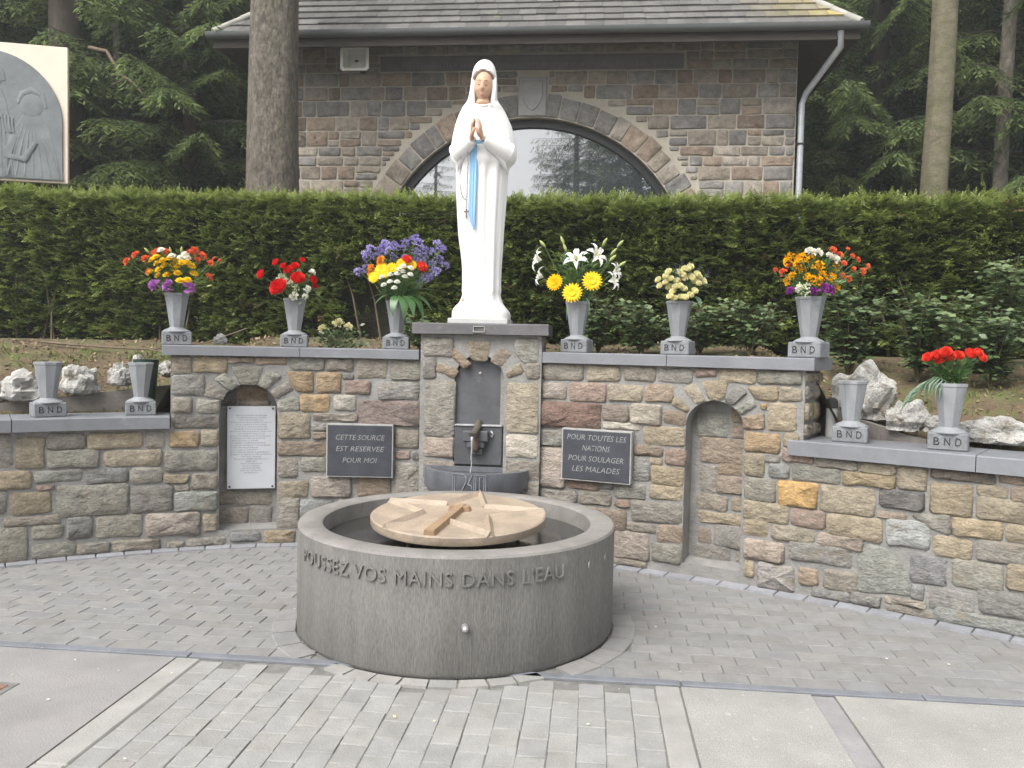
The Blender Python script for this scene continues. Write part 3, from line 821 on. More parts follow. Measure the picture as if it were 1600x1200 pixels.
# trough: half circle in plan
TR, TY = .375, FY-.0; TZ0, TZ1 = .455, .605
ang = np.linspace(math.pi, 2*math.pi, 33)
def arc(R_, z, sq=.86): return [(ac+R_*math.cos(t), TY+R_*sq*math.sin(t), z) for t in ang]
mb = MB(); o0, o1, i1, i0 = arc(TR*.93, TZ0), arc(TR, TZ1-.0), arc(TR-.045, TZ1), arc(TR-.05, TZ1-.05)
mid = arc(TR, TZ0+.03)
mb.loft([[o0[k], mid[k], o1[k], i1[k], i0[k]][::-1] for k in range(33)], cap0=False, cap1=False, closed=False)
mb.add(o0, [tuple(range(33))])
mb.box((ac-TR, TY-.022, TZ1-.05), (ac+TR, TY-.001, TZ1+.006)); mb.box((ac-TR-.0, TY-.001, TZ0), (ac+TR, TY+.07, TZ1-.006))
fbuild(mb, 'trough', mat('blue_stone_trough', (.115, .12, .135), var=.28, scale=8, bump=.1, fine=.1, rough=.4, spec=.5, stretch=(1, 1, .35)), smooth=True, sharp=40)
wm = MB(); q = arc(TR-.048, TZ1-.028); wm.add(q, [tuple(range(33))])
m_water = mat('still_water', (.035, .035, .033), rough=.04, var=.2, scale=3, bump=.05, bscale=14, spec=.6)
fbuild(wm, 'water', m_water)
# raised monogram on the trough front
def tf(u, v, d):
    t = -math.pi/2+u/TR; return Vector((ac+(TR+d)*math.cos(t), TY+.86*(TR+d)*math.sin(t), TZ0+.02+v))
m_mono = mat('pale_monogram', (.185, .20, .22), var=.2, scale=20, bump=.1)
for nm, lines in (('monogram_letter', [[(-.125, .0), (-.125, .125), (-.05, .125), (-.032, .105), (-.03, .075), (-.06, .02), (-.075, 0)], [(-.112, 0), (-.112, .115)]]),
                  ('monogram_peak', [[(-.02, .06), (.0, .1), (.012, .13)], [(-.02, .06), (.004, .05), (.006, .03)]]),
                  ('monogram_letter', [[(.022, 0), (.022, .12), (.1, .12), (.1, 0)], [(.034, 0), (.034, .11)], [(.06, .02), (.06, .11), (.088, .11), (.088, .02)]])):
    g = MB()
    for l in lines: g.tube([tf(u, v, .003) for u, v in l], .0042, 5)
    fbuild(g, nm, m_mono)
# falling water thread
pts = []
for k in range(10):
    t = k/9; pts.append((ac-.022-.004*math.sin(k*1.7)*t, FY-.155-.012*t**.5, .835-.255*t))
m_jet = mat('falling_water', (.30, .31, .33), rough=.08, var=.2, scale=40, bump=.3, spec=.8)
fbuild(MB().tube(pts, [.010, .008, .006, .0048, .0042, .005, .0038, .005, .006, .010], 8), 'water_jet', m_jet, smooth=True)
# stone corbel carrying the trough
fbuild(MB().loft([[(ac-.22, FY-.16, .452), (ac+.22, FY-.16, .452), (ac+.22, FY+.02, .452), (ac-.22, FY+.02, .452)], [(ac-.2, FY-.05, .25), (ac+.2, FY-.05, .25), (ac+.2, FY+.02, .25), (ac-.2, FY+.02, .25)]][::-1]), 'corbel', m_bluedark)

# ------------------------------------------------------------------ round basin with raised lettering
ba = thing('round_basin', 'large round grey stone basin with raised French lettering on its side', 'basin', (BX, BY, 0))
m_basin = mat('chiselled_limestone', (.158, .153, .144), var=.15, scale=7, bump=.4, bscale=70, fine=.22, rough=.8, stretch=(1, 1, .16), stains=(5., .55, .78, (.205, .198, .182)))
m_rim = mat('basin_rim_stone', (.205, .194, .18), var=.2, scale=8, bump=.25, bscale=70, fine=.16, rough=.7, stains=(11., .60, .68, (.17, .16, .15)))
N_ = 128; RI = .700
prof = [(BR-.012, .0), (BR, .02), (BR, .30), (BR, BH-.014)]
o = MB().lathe(prof, N_, cap0=False, cap1=False).build('drum', m_basin, ba, True, 40)
rim = MB().lathe([(BR, BH-.014), (BR-.006, BH-.003), (BR-.014, BH), (RI+.01, BH), (RI, BH-.008), (RI-.004, BH-.2), (0.001, BH-.2)], N_, cap0=False, cap1=False).build('rim', m_rim, ba, True, 40)
cut = MB()
MB().lathe([(RI-.003, BH-.092), (.001, BH-.092)], N_, cap0=False, cap1=True).build('water', m_water, ba)
# lettering bent round the drum
Rl = BR
def letters(txt, h, z, amid, width, depth):
    me, co = text_mesh(txt, h, depth, width=width, bold=0., spacing=1.1)
    return warp(me, lambda x, y, d: ((Rl+d+depth*.35)*math.cos(amid+x/Rl), (Rl+d+depth*.35)*math.sin(amid+x/Rl), z+y))
# measured span of the words on the drum
A0, A1 = rad(-142.2), rad(-45.2)
letters_me = letters("POUSSEZ VOS MAINS DANS L'EAU", .062, .440, (A0+A1)/2, (A1-A0)*Rl, .012)
for V, F in islands(letters_me):
    ctr = sum(V, Vector())/len(V); obj('letter', mesh_from('letter', [v-ctr for v in V], F), m_basin, ba, ctr)
# drain bolt on the front and a splash of bird lime
aa = rad(-78.3); ca, sa = math.cos(aa), math.sin(aa)
MB().tube([(ca*(BR-.01), sa*(BR-.01), .235), (ca*(BR+.03), sa*(BR+.03), .233), (ca*(BR+.04), sa*(BR+.04), .232)], [.016, .014, .006], 8).build('drain_bolt', mat('galvanised_bolt', (.45, .46, .47), var=.2, scale=40, bump=.2, rough=.4, metal=.6), ba)
for aa, z0, h_ in ((rad(-32.6), .445, .026), (rad(-20.6), .445, .026)):
    sv = MB(); ca, sa = math.cos(aa), math.sin(aa); t_ = Vector((-sa, ca, 0)); c_ = Vector((ca*(BR+.001), sa*(BR+.001), z0))
    sv.add([c_-t_*.006, c_+t_*.002-Vector((0, 0, h_)), c_+t_*.007+Vector((0, 0, h_*.4)), c_+Vector((0, 0, h_*.2))], [(0, 1, 2, 3)])
    sv.build('lime_splash', mat('bird_lime', (.62, .62, .6), var=.1, bump=0), ba)

# ------------------------------------------------------------------ star disc standing in the basin
di = thing('star_disc', 'tawny round disc with raised five pointed star and cross in the basin', 'disc', (.057, 4.30, .0))
m_gold = mat('tawny_cast_stone', (.30, .238, .18), var=.22, scale=7, bump=.2, fine=.16, rough=.6, spec=.4, stains=(8., .56, .70, (.235, .20, .16)))
DR = .458; DZ = .575
tl = bpy.data.objects.new('disc', None)
M_ = Matrix.Rotation(rad(3.2), 4, 'X')
def dt(p): q = M_ @ Vector((p[0], p[1], p[2])); return (q.x, q.y, q.z+DZ)
mb = MB().lathe([(DR-.03, -.052), (DR-.004, -.046), (DR, -.036), (DR, -.006), (DR-.008, 0)], 72); mb.V = [dt(v) for v in mb.V]
mb.build('disc', m_gold, di, True, 35)
# five star points: each a notch-sided ridge between raised fields
RO, RIi = .452, .185
def pol(r_, a): return (r_*math.cos(a), r_*math.sin(a))
for k in range(5):
    a = rad(83)+k*2*math.pi/5; tipp = Vector((*pol(RO, a), 0))
    for sg in (-1, 1):
        s_ = Vector((*pol(RIi, a+sg*math.pi/5), 0)); d = (tipp-s_).normalized(); nn = Vector((-d.y, d.x, 0)); w0, h = .024, .022
        sec = lambda p: [p-nn*w0+Vector((0, 0, -.004)), p+nn*w0+Vector((0, 0, -.004)), p+Vector((0, 0, h))]
        bar = MB().loft([sec(s_-d*.004), sec(s_.lerp(tipp, .5)), sec(tipp)])
        bar.V = [dt(v) for v in bar.V]
        bar.build('star_ridge', m_gold, di)
cr = MB()
a = rad(-98); d = Vector((math.cos(a), math.sin(a), 0)); nn = Vector((-d.y, d.x, 0))
def bar(p, q, w0, w1, h):
    return [[p-nn*w0+Vector((0, 0, -.003)), p+nn*w0+Vector((0, 0, -.003)), p+nn*w0*.8+Vector((0, 0, h)), p-nn*w0*.8+Vector((0, 0, h))], [q-nn*w1+Vector((0, 0, -.003)), q+nn*w1+Vector((0, 0, -.003)), q+nn*w1*.8+Vector((0, 0, h)), q-nn*w1*.8+Vector((0, 0, h))]]
p0 = Vector((.0, .055, 0))
cr.loft(bar(p0-d*.045, p0+d*.50, .022, .030, .027)); cr.loft([[x for x in r_] for r_ in bar(p0-d*.02, p0+d*.02, .062, .062, .025)])
cr.V = [dt(v) for v in cr.V]
cr.build('cross', mat('worn_gold_cross', (.28, .19, .115), var=.2, scale=10, bump=.2, rough=.55), di)
for x, y in ((-.2, -.3), (.28, -.24), (-.3, .2), (.3, .2)):
    MB().tube([(x, y, .35), (x, y, DZ-.045)], .012, 8).build('support', m_bluedark, di)

# ------------------------------------------------------------------ plaques on the wall
def wall_panel(name, label, cat, xc, zc, w_, h_, off, th, m):
    n_ = wn(xc); t = thing(name, label, cat, wp(xc, off, zc), math.atan2(dyw(xc), 1))
    MB().box((-w_/2, -th, -h_/2), (w_/2, 0, h_/2), .003).build('plate', m, t); return t
m_black = mat('black_slate_plaque', (.042, .045, .055), var=.25, scale=9, bump=.06, fine=.15, rough=.35, spec=.5)
m_engr = mat('engraved_lettering', (.27, .27, .27), var=.25, scale=40, bump=0, rough=.6)
def put_text(t, lines, h, z0, dz, th, shear=0., widths=None, m=m_engr, x=0., align='CENTER', bold=.0):
    for i, l in enumerate(lines):
        if not l: continue
        me, co = text_mesh(l, h, .0, shear=shear, width=widths[i] if widths else None, align=align, bold=bold, res=2)
        o = obj('lettering', me, m, t, (x, -th-.0015, z0-dz*i), (rad(90), 0, 0))
m_edge = mat('plaque_mortar_edge', (.33, .325, .31), var=.2, scale=20, bump=.3)
for x0, x1, z0, z1, lab, lines, wd, dz in (
    (-1.141, -.684, .507, .872, 'black slate plaque reading CETTE SOURCE EST RESERVEE POUR MOI', ['CETTE SOURCE', 'EST RESERVEE', 'POUR MOI'], [.35, .345, .245], .082),
    (.575, 1.02, .572, .905, 'black slate plaque reading POUR TOUTES LES NATIONS POUR SOULAGER LES MALADES', ['POUR TOUTES LES', 'NATIONS', 'POUR SOULAGER', 'LES MALADES'], [.415, .195, .385, .335], .071)):
    xc, zc = (x0+x1)/2, (z0+z1)/2; w_ = (x1-x0)*math.hypot(1, dyw(xc)); h_ = z1-z0
    t = wall_panel('slate_plaque', lab, 'plaque', xc, zc, w_, h_, .052, .02, m_black)
    MB().box((-w_/2-.008, -.014, -h_/2-.008), (w_/2+.008, .05, h_/2+.008)).build('mortar_bed', m_edge, t)
    put_text(t, lines, .036, dz*(len(lines)-1)/2+.012, dz, .02, .22, wd, bold=-.0004)
xc = -1.668; t = wall_panel('metal_plaque', 'pale metal plaque with many lines of French prayer in the left niche', 'plaque', xc, .69, .335, .60, -ND+.045, .006, mat('brushed_aluminium', (.50, .51, .54), var=.08, scale=3, bump=.03, rough=.42, metal=.25))
for sx in (-1, 1):
    for sz in (-1, 1):
        MB().sphere((sx*.148, -.007, sz*.283), .008, 8, 6).build('screw', m_bluedark, t)
L_ = ['VIERGE DES PAUVRES, NOTRE MERE', 'ET MERE DES FILLES DU MONDE', 'NOUS VENONS VERS VOUS', 'ET NOUS VOUS DISONS NOTRE AMOUR POUR VOUS', 'VOUS L AVEZ DIT ET NOUS AIMEZ', 'POUR TOUS CEUX QUI SONT DANS', 'LA PEINE QUI NOUS APPELLENT', 'ET NOUS VOUDRIONS QUE PAR LE CŒUR OUVERT', 'VOUS SOYEZ POUR NOUS TOUS', 'JE SUIS VOUS AVEZ DIT POUR LES MALADES',
      'LA MERE DE TOUTES LES NATIONS', 'L INVITEE DE NOS COEURS', 'LA MERE COMPATISSANTE', 'LA MERE DES PAUVRES ET TOUS LES PEUPLES', 'QUI RECONFORTE LES MALADES', 'QUI SOULAGE LA SOUFFRANCE', 'QUI DONNE LES GRACES A LES ENFANTS', 'LA REINE ET LA MERE DE TOUTES LES NATIONS', 'AVEC NOUS CHANTEZ', 'ET A QUI SE CONFIENT BENISSEZ NOUS', 'MERE DIEU', 'CELA ET NOTRE AMOUR', 'ET NOS CHAPELLE', 'VIERGE DES PAUVRES', 'NOUS CROYONS EN VOUS', 'CROYEZ EN NOUS']
wds = [.22, .20, .165, .285, .215, .22, .235, .29, .185, .28, .24, .19, .24, .28, .19, .18, .27, .285, .135, .235, .075, .15, .115, .13, .145, .10]
m_ink = mat('grey_ink', (.16, .16, .18), var=.1, bump=0)
for i, (l, wd) in enumerate(zip(L_, wds)):
    left = 9 <= i <= 17
    me, co = text_mesh(l, .0088, 0, width=wd, res=1)
    obj('lettering', me, m_ink, t, (-.145+wd/2 if left else 0, -.0075, .232-.0166*i), (rad(90), 0, 0))
# ------------------------------------------------------------------ statue of a veiled praying woman
ST = (-.08, 6.02, 1.614)
st = thing('statue', 'white painted statue of a veiled praying woman with blue sash on the pier', 'statue', ST); st.scale = (1., 1., 1.032)
m_white = mat('white_statue_paint', (.74, .73, .72), var=.06, scale=9, bump=.12, bscale=40, rough=.65, spec=.3, fine=.03, stretch=(1, 1, .3), stains=(7., .60, .76, (.60, .555, .52)))
m_warm = mat('worn_white_paint', (.74, .68, .64), var=.08, scale=5, bump=.08, rough=.6)
m_skin = mat('painted_skin', (.50, .315, .215), var=.08, scale=18, bump=.04, rough=.5)
m_sash = mat('blue_sash_paint', (.24, .43, .64), var=.12, scale=9, bump=.1, rough=.5, stretch=(3, 1, .3))
K = .001662                                                       # metres per unit of the measured outline
PR = [(1128, 133, 390), (1080, 134, 388), (1064, 141, 374), (1046, 158, 358), (1028, 170, 350), (1005, 178, 343), (960, 180, 341), (900, 179, 341), (850, 174, 343), (800, 166, 345), (760, 160, 346), (700, 155, 349), (600, 148, 355), (540, 143, 360), (500, 140, 364), (475, 139, 371), (462, 131, 384), (450, 121, 396), (430, 114, 401), (400, 113, 400), (350, 120, 391), (300, 131, 376), (260, 145, 357), (240, 155, 347), (225, 167, 336), (212, 179, 326), (200, 187, 318), (190, 190, 315), (170, 194, 314), (150, 197, 314), (125, 200, 313), (100, 204, 311), (80, 207, 307), (60, 214, 301), (48, 222, 294), (40, 230, 287), (34, 239, 278), (31, 248, 269)]
ys = np.array([p[0] for p in PR][::-1], float); ls = np.array([p[1] for p in PR][::-1], float); rs = np.array([p[2] for p in PR][::-1], float)
NT = 96
def section(y):
    l = np.interp(y, ys, ls); r_ = np.interp(y, ys, rs); cx = (l+r_)/2; hw = (r_-l)/2
    dep = np.interp(y, [31, 60, 100, 190, 225, 300, 400, 470, 600, 900, 1020, 1070, 1128], [1.15, 1.12, 1.12, 1.1, .86, .70, .66, .74, .76, .82, .9, .86, .84])
    hw = hw*(1+.045*min(1, max(0, (y-500)/100))*(y < 1000)); return cx, hw, dep
rows = list(np.linspace(1128, 1040, 8))+list(np.linspace(1030, 480, 42))+list(np.linspace(474, 220, 26))+list(np.linspace(215, 90, 24))+list(np.linspace(84, 31, 12))
rings = []
for y in rows:
    cx, hw, dep = section(y); ring = []
    z = (1130-y)*K
    robe = np.interp(y, [225, 300, 470, 500, 1000, 1040], [.15, .35, .5, 1., 1., .25])
    for j in range(NT):
        t = 2*math.pi*j/NT; c, s = math.cos(t), math.sin(t)      # t = -90 deg is the front
        fr = max(0., -s)
        f = 1.0
        # long vertical drapery folds
        f += robe*(.042*math.cos(9*t+.4+.0010*y)+.030*math.cos(14*t+1.1-.0014*y)+.012*math.cos(23*t+.002*y))*(.45+.55*abs(math.sin(t+.15*math.sin(y*.006))))
        if 470 < y < 1030:                                        # mantle edges standing proud of the robe in front
            d1 = abs(math.degrees(t)-238); d2 = abs(math.degrees(t)-303)
            e = min(d1, d2); inside = 238 < math.degrees(t) < 303
            f += (.055*math.exp(-(e/5.)**2)) - (.055 if inside else 0)*min(1, (y-470)/50)
        x = (cx-258+hw*c*f)*K; yy = hw*dep*s*f*K
        if y > 1040:                                              # rocky foot swells evenly
            x = (cx-258+hw*math.copysign(abs(c)**.75, c))*K; yy = hw*dep*math.copysign(abs(s)**.75, s)*K
        # shoulders and upper arms: flatter back
        if 225 < y < 470 and s > 0: yy *= .85
        # opening of the veil round the face
        wmax = np.interp(y, [88, 95, 104, 125, 150, 190, 215, 228, 236], [0, 26, 42, 50, 52, 49, 45, 30, 0])
        if wmax > 0 and s < -.25:
            u = abs(cx-258+hw*c+1)
            k = 1/(1+math.exp((u-wmax)/3.2))
            deepy = -hw*.02*K if y < 200 else -hw*.30*K
            yy = yy*(1-k)+deepy*k
        if y < 240: yy -= np.interp(y, [31, 100, 200, 240], [.022, .030, .03, .018])          # head leans forward
        ring.append((x, yy, z))
    rings.append(ring)
MB().loft(rings).build('mantle_and_robe', m_white, st, True, 75)
# grey plinth strip
MB().box((-.21, -.185, -.0), (.218, .18, .036), .004).build('plinth', mat('grey_plinth', (.42, .42, .41), var=.1, scale=12, bump=.1), st)
def P3(x, y, d): return Vector(((x-258)*K, d, (1130-y)*K))
# head and face, bowed a little
V, F = [], []
nu, nv = 40, 34
hc = P3(258, 150, -.062)
def face_pt(a, b):
    # a: -pi/2..pi/2 bottom to top, b: around, b=-90 deg is the front
    sx, sy, sz = .069, .088, .107
    x, y, z = math.cos(a)*math.cos(b), math.cos(a)*math.sin(b), math.sin(a)
    wd = 1.0 if z > -.1 else 1-.30*((-z-.1)/.9)**1.3
    p = Vector((x*sx*wd, y*sy, z*sz))
    if y < 0:
        u, v = p.x, p.z; g = lambda cx, cz, rx, rz: math.exp(-((u-cx)/rx)**2-((v-cz)/rz)**2)
        d = 0.
        d += .019*g(0, -.016, .0085, .012)+.011*g(0, .006, .0065, .022)      # nose
        d += .0065*g(0, -.052, .016, .0055)+.005*g(0, -.063, .012, .005)-.004*g(0, -.0575, .016, .0022)  # lips
        d += .006*g(0, -.088, .016, .012)                                  # chin
        for s_ in (-1, 1):
            d -= .010*g(s_*.028, .014, .014, .008); d += .006*g(s_*.028, .012, .010, .0055)   # socket, lid
            d += .005*g(s_*.027, .033, .018, .006)                          # brow
            d += .004*g(s_*.038, -.022, .016, .016)                         # cheek
        p.y -= d
    return p
V = [face_pt(-math.pi/2+math.pi*(i+.5)/nv, 2*math.pi*j/nu-math.pi/2) for i in range(nv) for j in range(nu)]
F = [(i*nu+j, i*nu+(j+1) % nu, (i+1)*nu+(j+1) % nu, (i+1)*nu+j) for i in range(nv-1) for j in range(nu)]+[tuple(range(nu-1, -1, -1)), tuple(range((nv-1)*nu, nv*nu))]
RX = Matrix.Rotation(rad(9), 4, 'X') @ Matrix.Rotation(rad(4), 4, 'Y')
hd = obj('head', mesh_from('head', [RX @ v for v in V], F, True), m_skin, st, hc)
def feat(name, pts, r_, m):
    mb = MB(); mb.tube([RX @ (face_pt(math.asin(max(-1, min(1, z/.107))), -math.pi/2+x/.0735/max(.2, math.cos(math.asin(z/.107))))+Vector((0, -.0025, 0))) for x, z in pts], r_, 6); mb.build(name, m, hd, True)
m_brow = mat('painted_brow', (.16, .09, .055), var=.1, bump=0); m_lip = mat('painted_lips', (.50, .17, .13), var=.1, bump=0)
for s_ in (-1, 1):
    feat('eyelid', [(s_*.017, .010), (s_*.027, .006), (s_*.039, .011)], [.0018, .0036, .0018], m_brow)
    feat('eyebrow', [(s_*.013, .034), (s_*.027, .040), (s_*.042, .034)], [.0014, .0026, .0014], m_brow)
feat('lips', [(-.014, -.0565), (-.006, -.055), (0, -.0565), (.006, -.055), (.014, -.0565)], [.002, .0048, .005, .0048, .002], m_lip)
MB().tube([P3(258, 200, -.045), P3(258, 222, -.062), P3(258, 236, -.075)], [.05, .055, .062], 20).build('neck', m_skin, st, True)
# collar of the robe
MB().tube([P3(208+100*i/12, 219+17*math.sin(math.pi*i/12), -.082-.05*math.sin(math.pi*i/12)) for i in range(13)], .009, 8).build('collar', m_white, st, True)
# inner veil folds beside the face, greyed for the shade within the veil
m_lining = mat('veil_lining_shade', (.62, .61, .60), var=.08, scale=20, bump=.1)
for s_ in (-1, 1):
    for q in range(3):
        x0 = 258+s_*(50-5*q); MB().tube([P3(x0, 112+6*q, -.075), P3(x0+s_*2, 160, -.085), P3(x0-s_*1, 205, -.092), P3(x0-s_*4, 232+3*q, -.10)], [.004, .008, .009, .005], 7).build('veil_fold', m_lining, st, True)
# forearms in wide sleeves, meeting under the hands
for s_, xe in ((-1, 152), (1, 372)):
    mb = MB(); e = P3(xe, 425, -.10); wr_ = P3(258+s_*26-4, 383, -.218)
    mb.tube([e, e.lerp(wr_, .35), e.lerp(wr_, .75), wr_], [.070, .064, .05, .036], 20)
    mb.build('sleeve', m_white, st, True, 60)
    # hanging sleeve drapery
    mb = MB(); A = [e.lerp(wr_, t) for t in np.linspace(.15, 1., 9)]
    top_ = [a+Vector((0, -.015, -.02)) for a in A]; bot = [a+Vector((s_*.02*(1-k/8), .035, -.055-.10*(1-k/8)**1.5)) for k, a in enumerate(A)]
    mb.loft([[p+Vector((0, -.012, 0)) for p in top_], [p.lerp(q_, .5)+Vector((0, -.018, 0)) for p, q_ in zip(top_, bot)], bot, [p.lerp(q_, .5)+Vector((0, .015, 0)) for p, q_ in zip(top_, bot)]], closed=False, cap0=False, cap1=False)
    mb.build('sleeve_drape', m_white, st, True)
# praying hands: palms together, fingers up and leaning forward
for s_ in (-1, 1):
    o_ = P3(246+s_*13, 372, -.232); mb = MB()
    up = Vector((-s_*.13, -.36, 1)).normalized(); out = Vector((s_, 0, .1)).normalized(); fw_ = up.cross(out).normalized()*(-1 if s_ > 0 else 1)
    if fw_.y > 0: fw_ = -fw_
    pal = lambda a, b, c: o_+up*a*.86+out*b*1.55+fw_*c*1.2
    # palm as a flattened loft
    rg = []
    for a, hw_, th in ((-.03, .021, .018), (-.01, .025, .018), (.02, .034, .016), (.05, .036, .014), (.066, .034, .011)):
        rg.append([pal(a, .008+th*.55*math.sin(q), hw_*math.cos(q)) for q in np.linspace(0, 2*math.pi, 14, endpoint=False)])
    mb.loft(rg)
    for k, (c, L) in enumerate(((.026, .062), (.009, .072), (-.009, .067), (-.025, .052))):
        b0 = pal(.058, .007, c); b1 = pal(.058+L*.5, .009-.001*k, c*.86); b2 = pal(.058+L*.8, .004, c*.74); b3 = pal(.058+L, .001, c*.66)
        mb.tube([b0, b1, b2, b3], [.0125, .0118, .0105, .0062], 8)
    mb.tube([pal(.005, .004, .028), pal(.03, -.001, .044), pal(.056, -.005, .047), pal(.072, -.007, .044)], [.014, .013, .011, .007], 8)
    mb.build('hand', m_skin, st, True, 70)
# blue sash: belt and one long tail
MB().tube([P3(205+115*i/10, 388+5*math.sin(math.pi*i/10), -.188-.015*math.sin(math.pi*i/10)) for i in range(11)], [.013]*11, 8).build('sash_belt', m_sash, st, True)
bl = MB(); yr = [390, 430, 470, 520, 580, 640, 680, 700, 740]
def fronty(y):
    cx, hw, dep = section(y); return -hw*dep*K*.985-.004
rg = []
for y in yr:
    xl, xr = np.interp(y, [390, 480, 680, 740], [213, 212, 209, 232]), np.interp(y, [390, 480, 680, 740], [243, 244, 240, 238])
    d = min(fronty(y), -.150) if y > 440 else -.19+(.03*(y-390)/50)
    rg.append([P3(xl+(xr-xl)*q, y+(8*(1-q) if y == 740 else 0), d-.006*math.sin(q*math.pi*3)**2) for q in np.linspace(0, 1, 9)]+[P3(xl+(xr-xl)*q, y, d+.012) for q in (1, 0)])
bl.loft(rg).build('sash_tail', m_sash, st, True, 50)
# worn reddish streaks low on the robe are paint wear
MB().sphere((-.118, -.085, .165), (.012, .016, .012), 10, 8).build('worn_toe', mat('worn_ochre', (.50, .33, .2), var=.2, scale=30), st, True)
# rosary hung over the hands
ro = thing('rosary', 'string of grey rosary beads with a small dark cross hanging on the statue', 'rosary', (ST[0], ST[1]-.2, ST[2]+.75*1.032)); ro.scale = (1, 1, 1.032)
m_bead = mat('grey_beads', (.30, .29, .29), var=.15, bump=0, rough=.4)
bd = MB(); path_ = []
for k in range(46):
    t = k/45; path_.append((206-4*t, 392+262*t))
for k in range(40):
    t = k/39; path_.append((178+22*math.sin(math.pi*t)*-.7+(20*t), 405+(215 if t < .5 else 215)*math.sin(math.pi*t*.5)))
for x, y in path_:
    d = min(fronty(y), -.15) if y > 440 else -.215+.05*(y-390)/50
    p = P3(x, y, d-.010)+Vector((0, .2, -.75)); bd.sphere(p, .0048, 6, 4)
bd.build('beads', m_bead, ro, True)
p = P3(201, 676, fronty(676)-.014)+Vector((0, .2, -.75)); cb = MB()
cb.box((p.x-.005, p.y-.004, p.z-.035), (p.x+.005, p.y+.004, p.z+.03)); cb.box((p.x-.018, p.y-.0045, p.z+.006), (p.x+.018, p.y+.0045, p.z+.016))
cb.build('cross', mat('dark_wood_cross', (.14, .11, .09), var=.1), ro)
# ------------------------------------------------------------------ grave vases marked B N D
m_zinc = mat('zinc_grey_vase', (.225, .234, .247), var=.2, scale=10, bump=.1, bscale=60, fine=.06, rough=.5, spec=.4, stretch=(1, 1, .4), stains=(12., .56, .72, (.165, .17, .178)))
m_plinth = mat('stone_grey_plinth', (.185, .19, .20), var=.2, scale=14, bump=.35, bscale=80, fine=.12, rough=.75)
m_let = mat('incised_black', (.02, .02, .022), var=.1, bump=0)
def vase_parts():
    q = 8; ph = math.pi/8
    cup = MB().lathe([(.047, .122), (.05, .14), (.083, .352), (.087, .356), (.088, .372), (.083, .374), (.078, .372), (.070, .30), (.001, .30)], q, cap0=True, cap1=False, ph=ph)
    ft = MB().lathe([(.092, .094), (.092, .10), (.074, .112), (.054, .120), (.047, .128)], 24, cap1=True)
    pl = MB().box((-.098, -.075, 0), (.098, .075, .096), .006)
    lt = []
    for i, ch in enumerate('BND'):
        me, _ = text_mesh(ch, .044, .004, width=.028, bold=-.0006); lt.append((me, (-.055+.053*i, -.0757, .047)))
    return cup.mesh('cup'), ft.mesh('foot', True, 30), pl.mesh('plinth'), lt
VP = vase_parts()
def vase(label, loc, rz, s=1.):
    t = thing('flower_vase', label, 'vase', loc, rz, 'grey vases on the wall'); t.scale = (s, s, s*.965)
    obj('cup', VP[0], m_zinc, t); obj('foot', VP[1], m_zinc, t); p = obj('plinth', VP[2], m_plinth, t)
    for me, l in VP[3]: obj('letter', me, m_let, p, l, (rad(90), 0, 0))
    return t
def tang(x): return math.atan2(dyw(x), 1)
VS = [  # x, distance behind the face, coping top, turn, scale, label
    (-2.179, .15, 1.421, 0, 1., 'grey BND vase at the left end of the raised coping, holding yellow and orange flowers'),
    (-1.436, .15, 1.421, 0, .98, 'grey BND vase holding red roses on the left coping'),
    (-.70, .14, 1.421, .1, .98, 'grey BND vase nearest the statue on its left, under purple statice'),
    (.627, .15, 1.426, 0, .98, 'grey BND vase holding white lilies, nearest the statue on its right'),
    (1.298, .15, 1.426, 0, .98, 'grey BND vase holding small cream flowers on the right coping'),
    (2.04, .13, 1.426, -.12, 1.02, 'grey BND vase at the right end of the raised coping, holding yellow and purple flowers'),
    (-2.85, .17, .931, .15, 1., 'empty grey BND vase on the low left coping, nearer the picture edge'),
    (-2.386, .17, .931, -.05, 1., 'empty grey BND vase on the low left coping beside the dark green pot'),
    (2.276, .17, .936, .15, 1., 'empty grey BND vase on the low right coping before the big white rock'),
    (2.721, .17, .936, .12, 1.02, 'grey BND vase holding red flowers on the low right coping')]
VPOS = []
for x, d, z, turn, s, lab in VS:
    p = wp(x, -d, z); 
    xx = x-wn(x)[0]*0
    # x given is the world x of the vase centre
    p = Vector((x, yw(x)+d, z)); rz = tang(x)+turn
    vase(lab, p, rz, s); VPOS.append((p, rz, s))

# ------------------------------------------------------------------ flowers
def petals(n, fn):
    Q = []; T = []
    for i in range(n):
        q, t = fn(i); Q.append(q); T.append(t)
    return np.array(Q), np.array(T)
def pquad(base, d, side, L, W_, lift=0., mid=.6):
    d = np.asarray(d, float); d /= np.linalg.norm(d); side = np.asarray(side, float); side /= np.linalg.norm(side); base = np.asarray(base, float)
    nrm = np.cross(d, side)
    return [base, base+d*L*mid+side*W_/2+nrm*lift, base+d*L+nrm*lift*.3, base+d*L*mid-side*W_/2+nrm*lift]
fr_ = random.Random(5)
def fl_carnation(seed):        # unit size: diameter 1, facing +Z
    r_ = random.Random(seed); Q = []; T = []
    for i in range(46):
        a = r_.uniform(0, 6.28); el = r_.uniform(.05, 1.45); d = np.array([math.cos(a)*math.cos(el), math.sin(a)*math.cos(el), math.sin(el)])
        s_ = np.cross(d, [r_.gauss(0, 1), r_.gauss(0, 1), r_.gauss(0, 1)])
        Q.append(pquad(d*.12, d, s_, r_.uniform(.32, .45), r_.uniform(.22, .34), r_.uniform(-.08, .08), .75)); T.append(r_.random())
    return quads_mesh('carnation', Q, T)
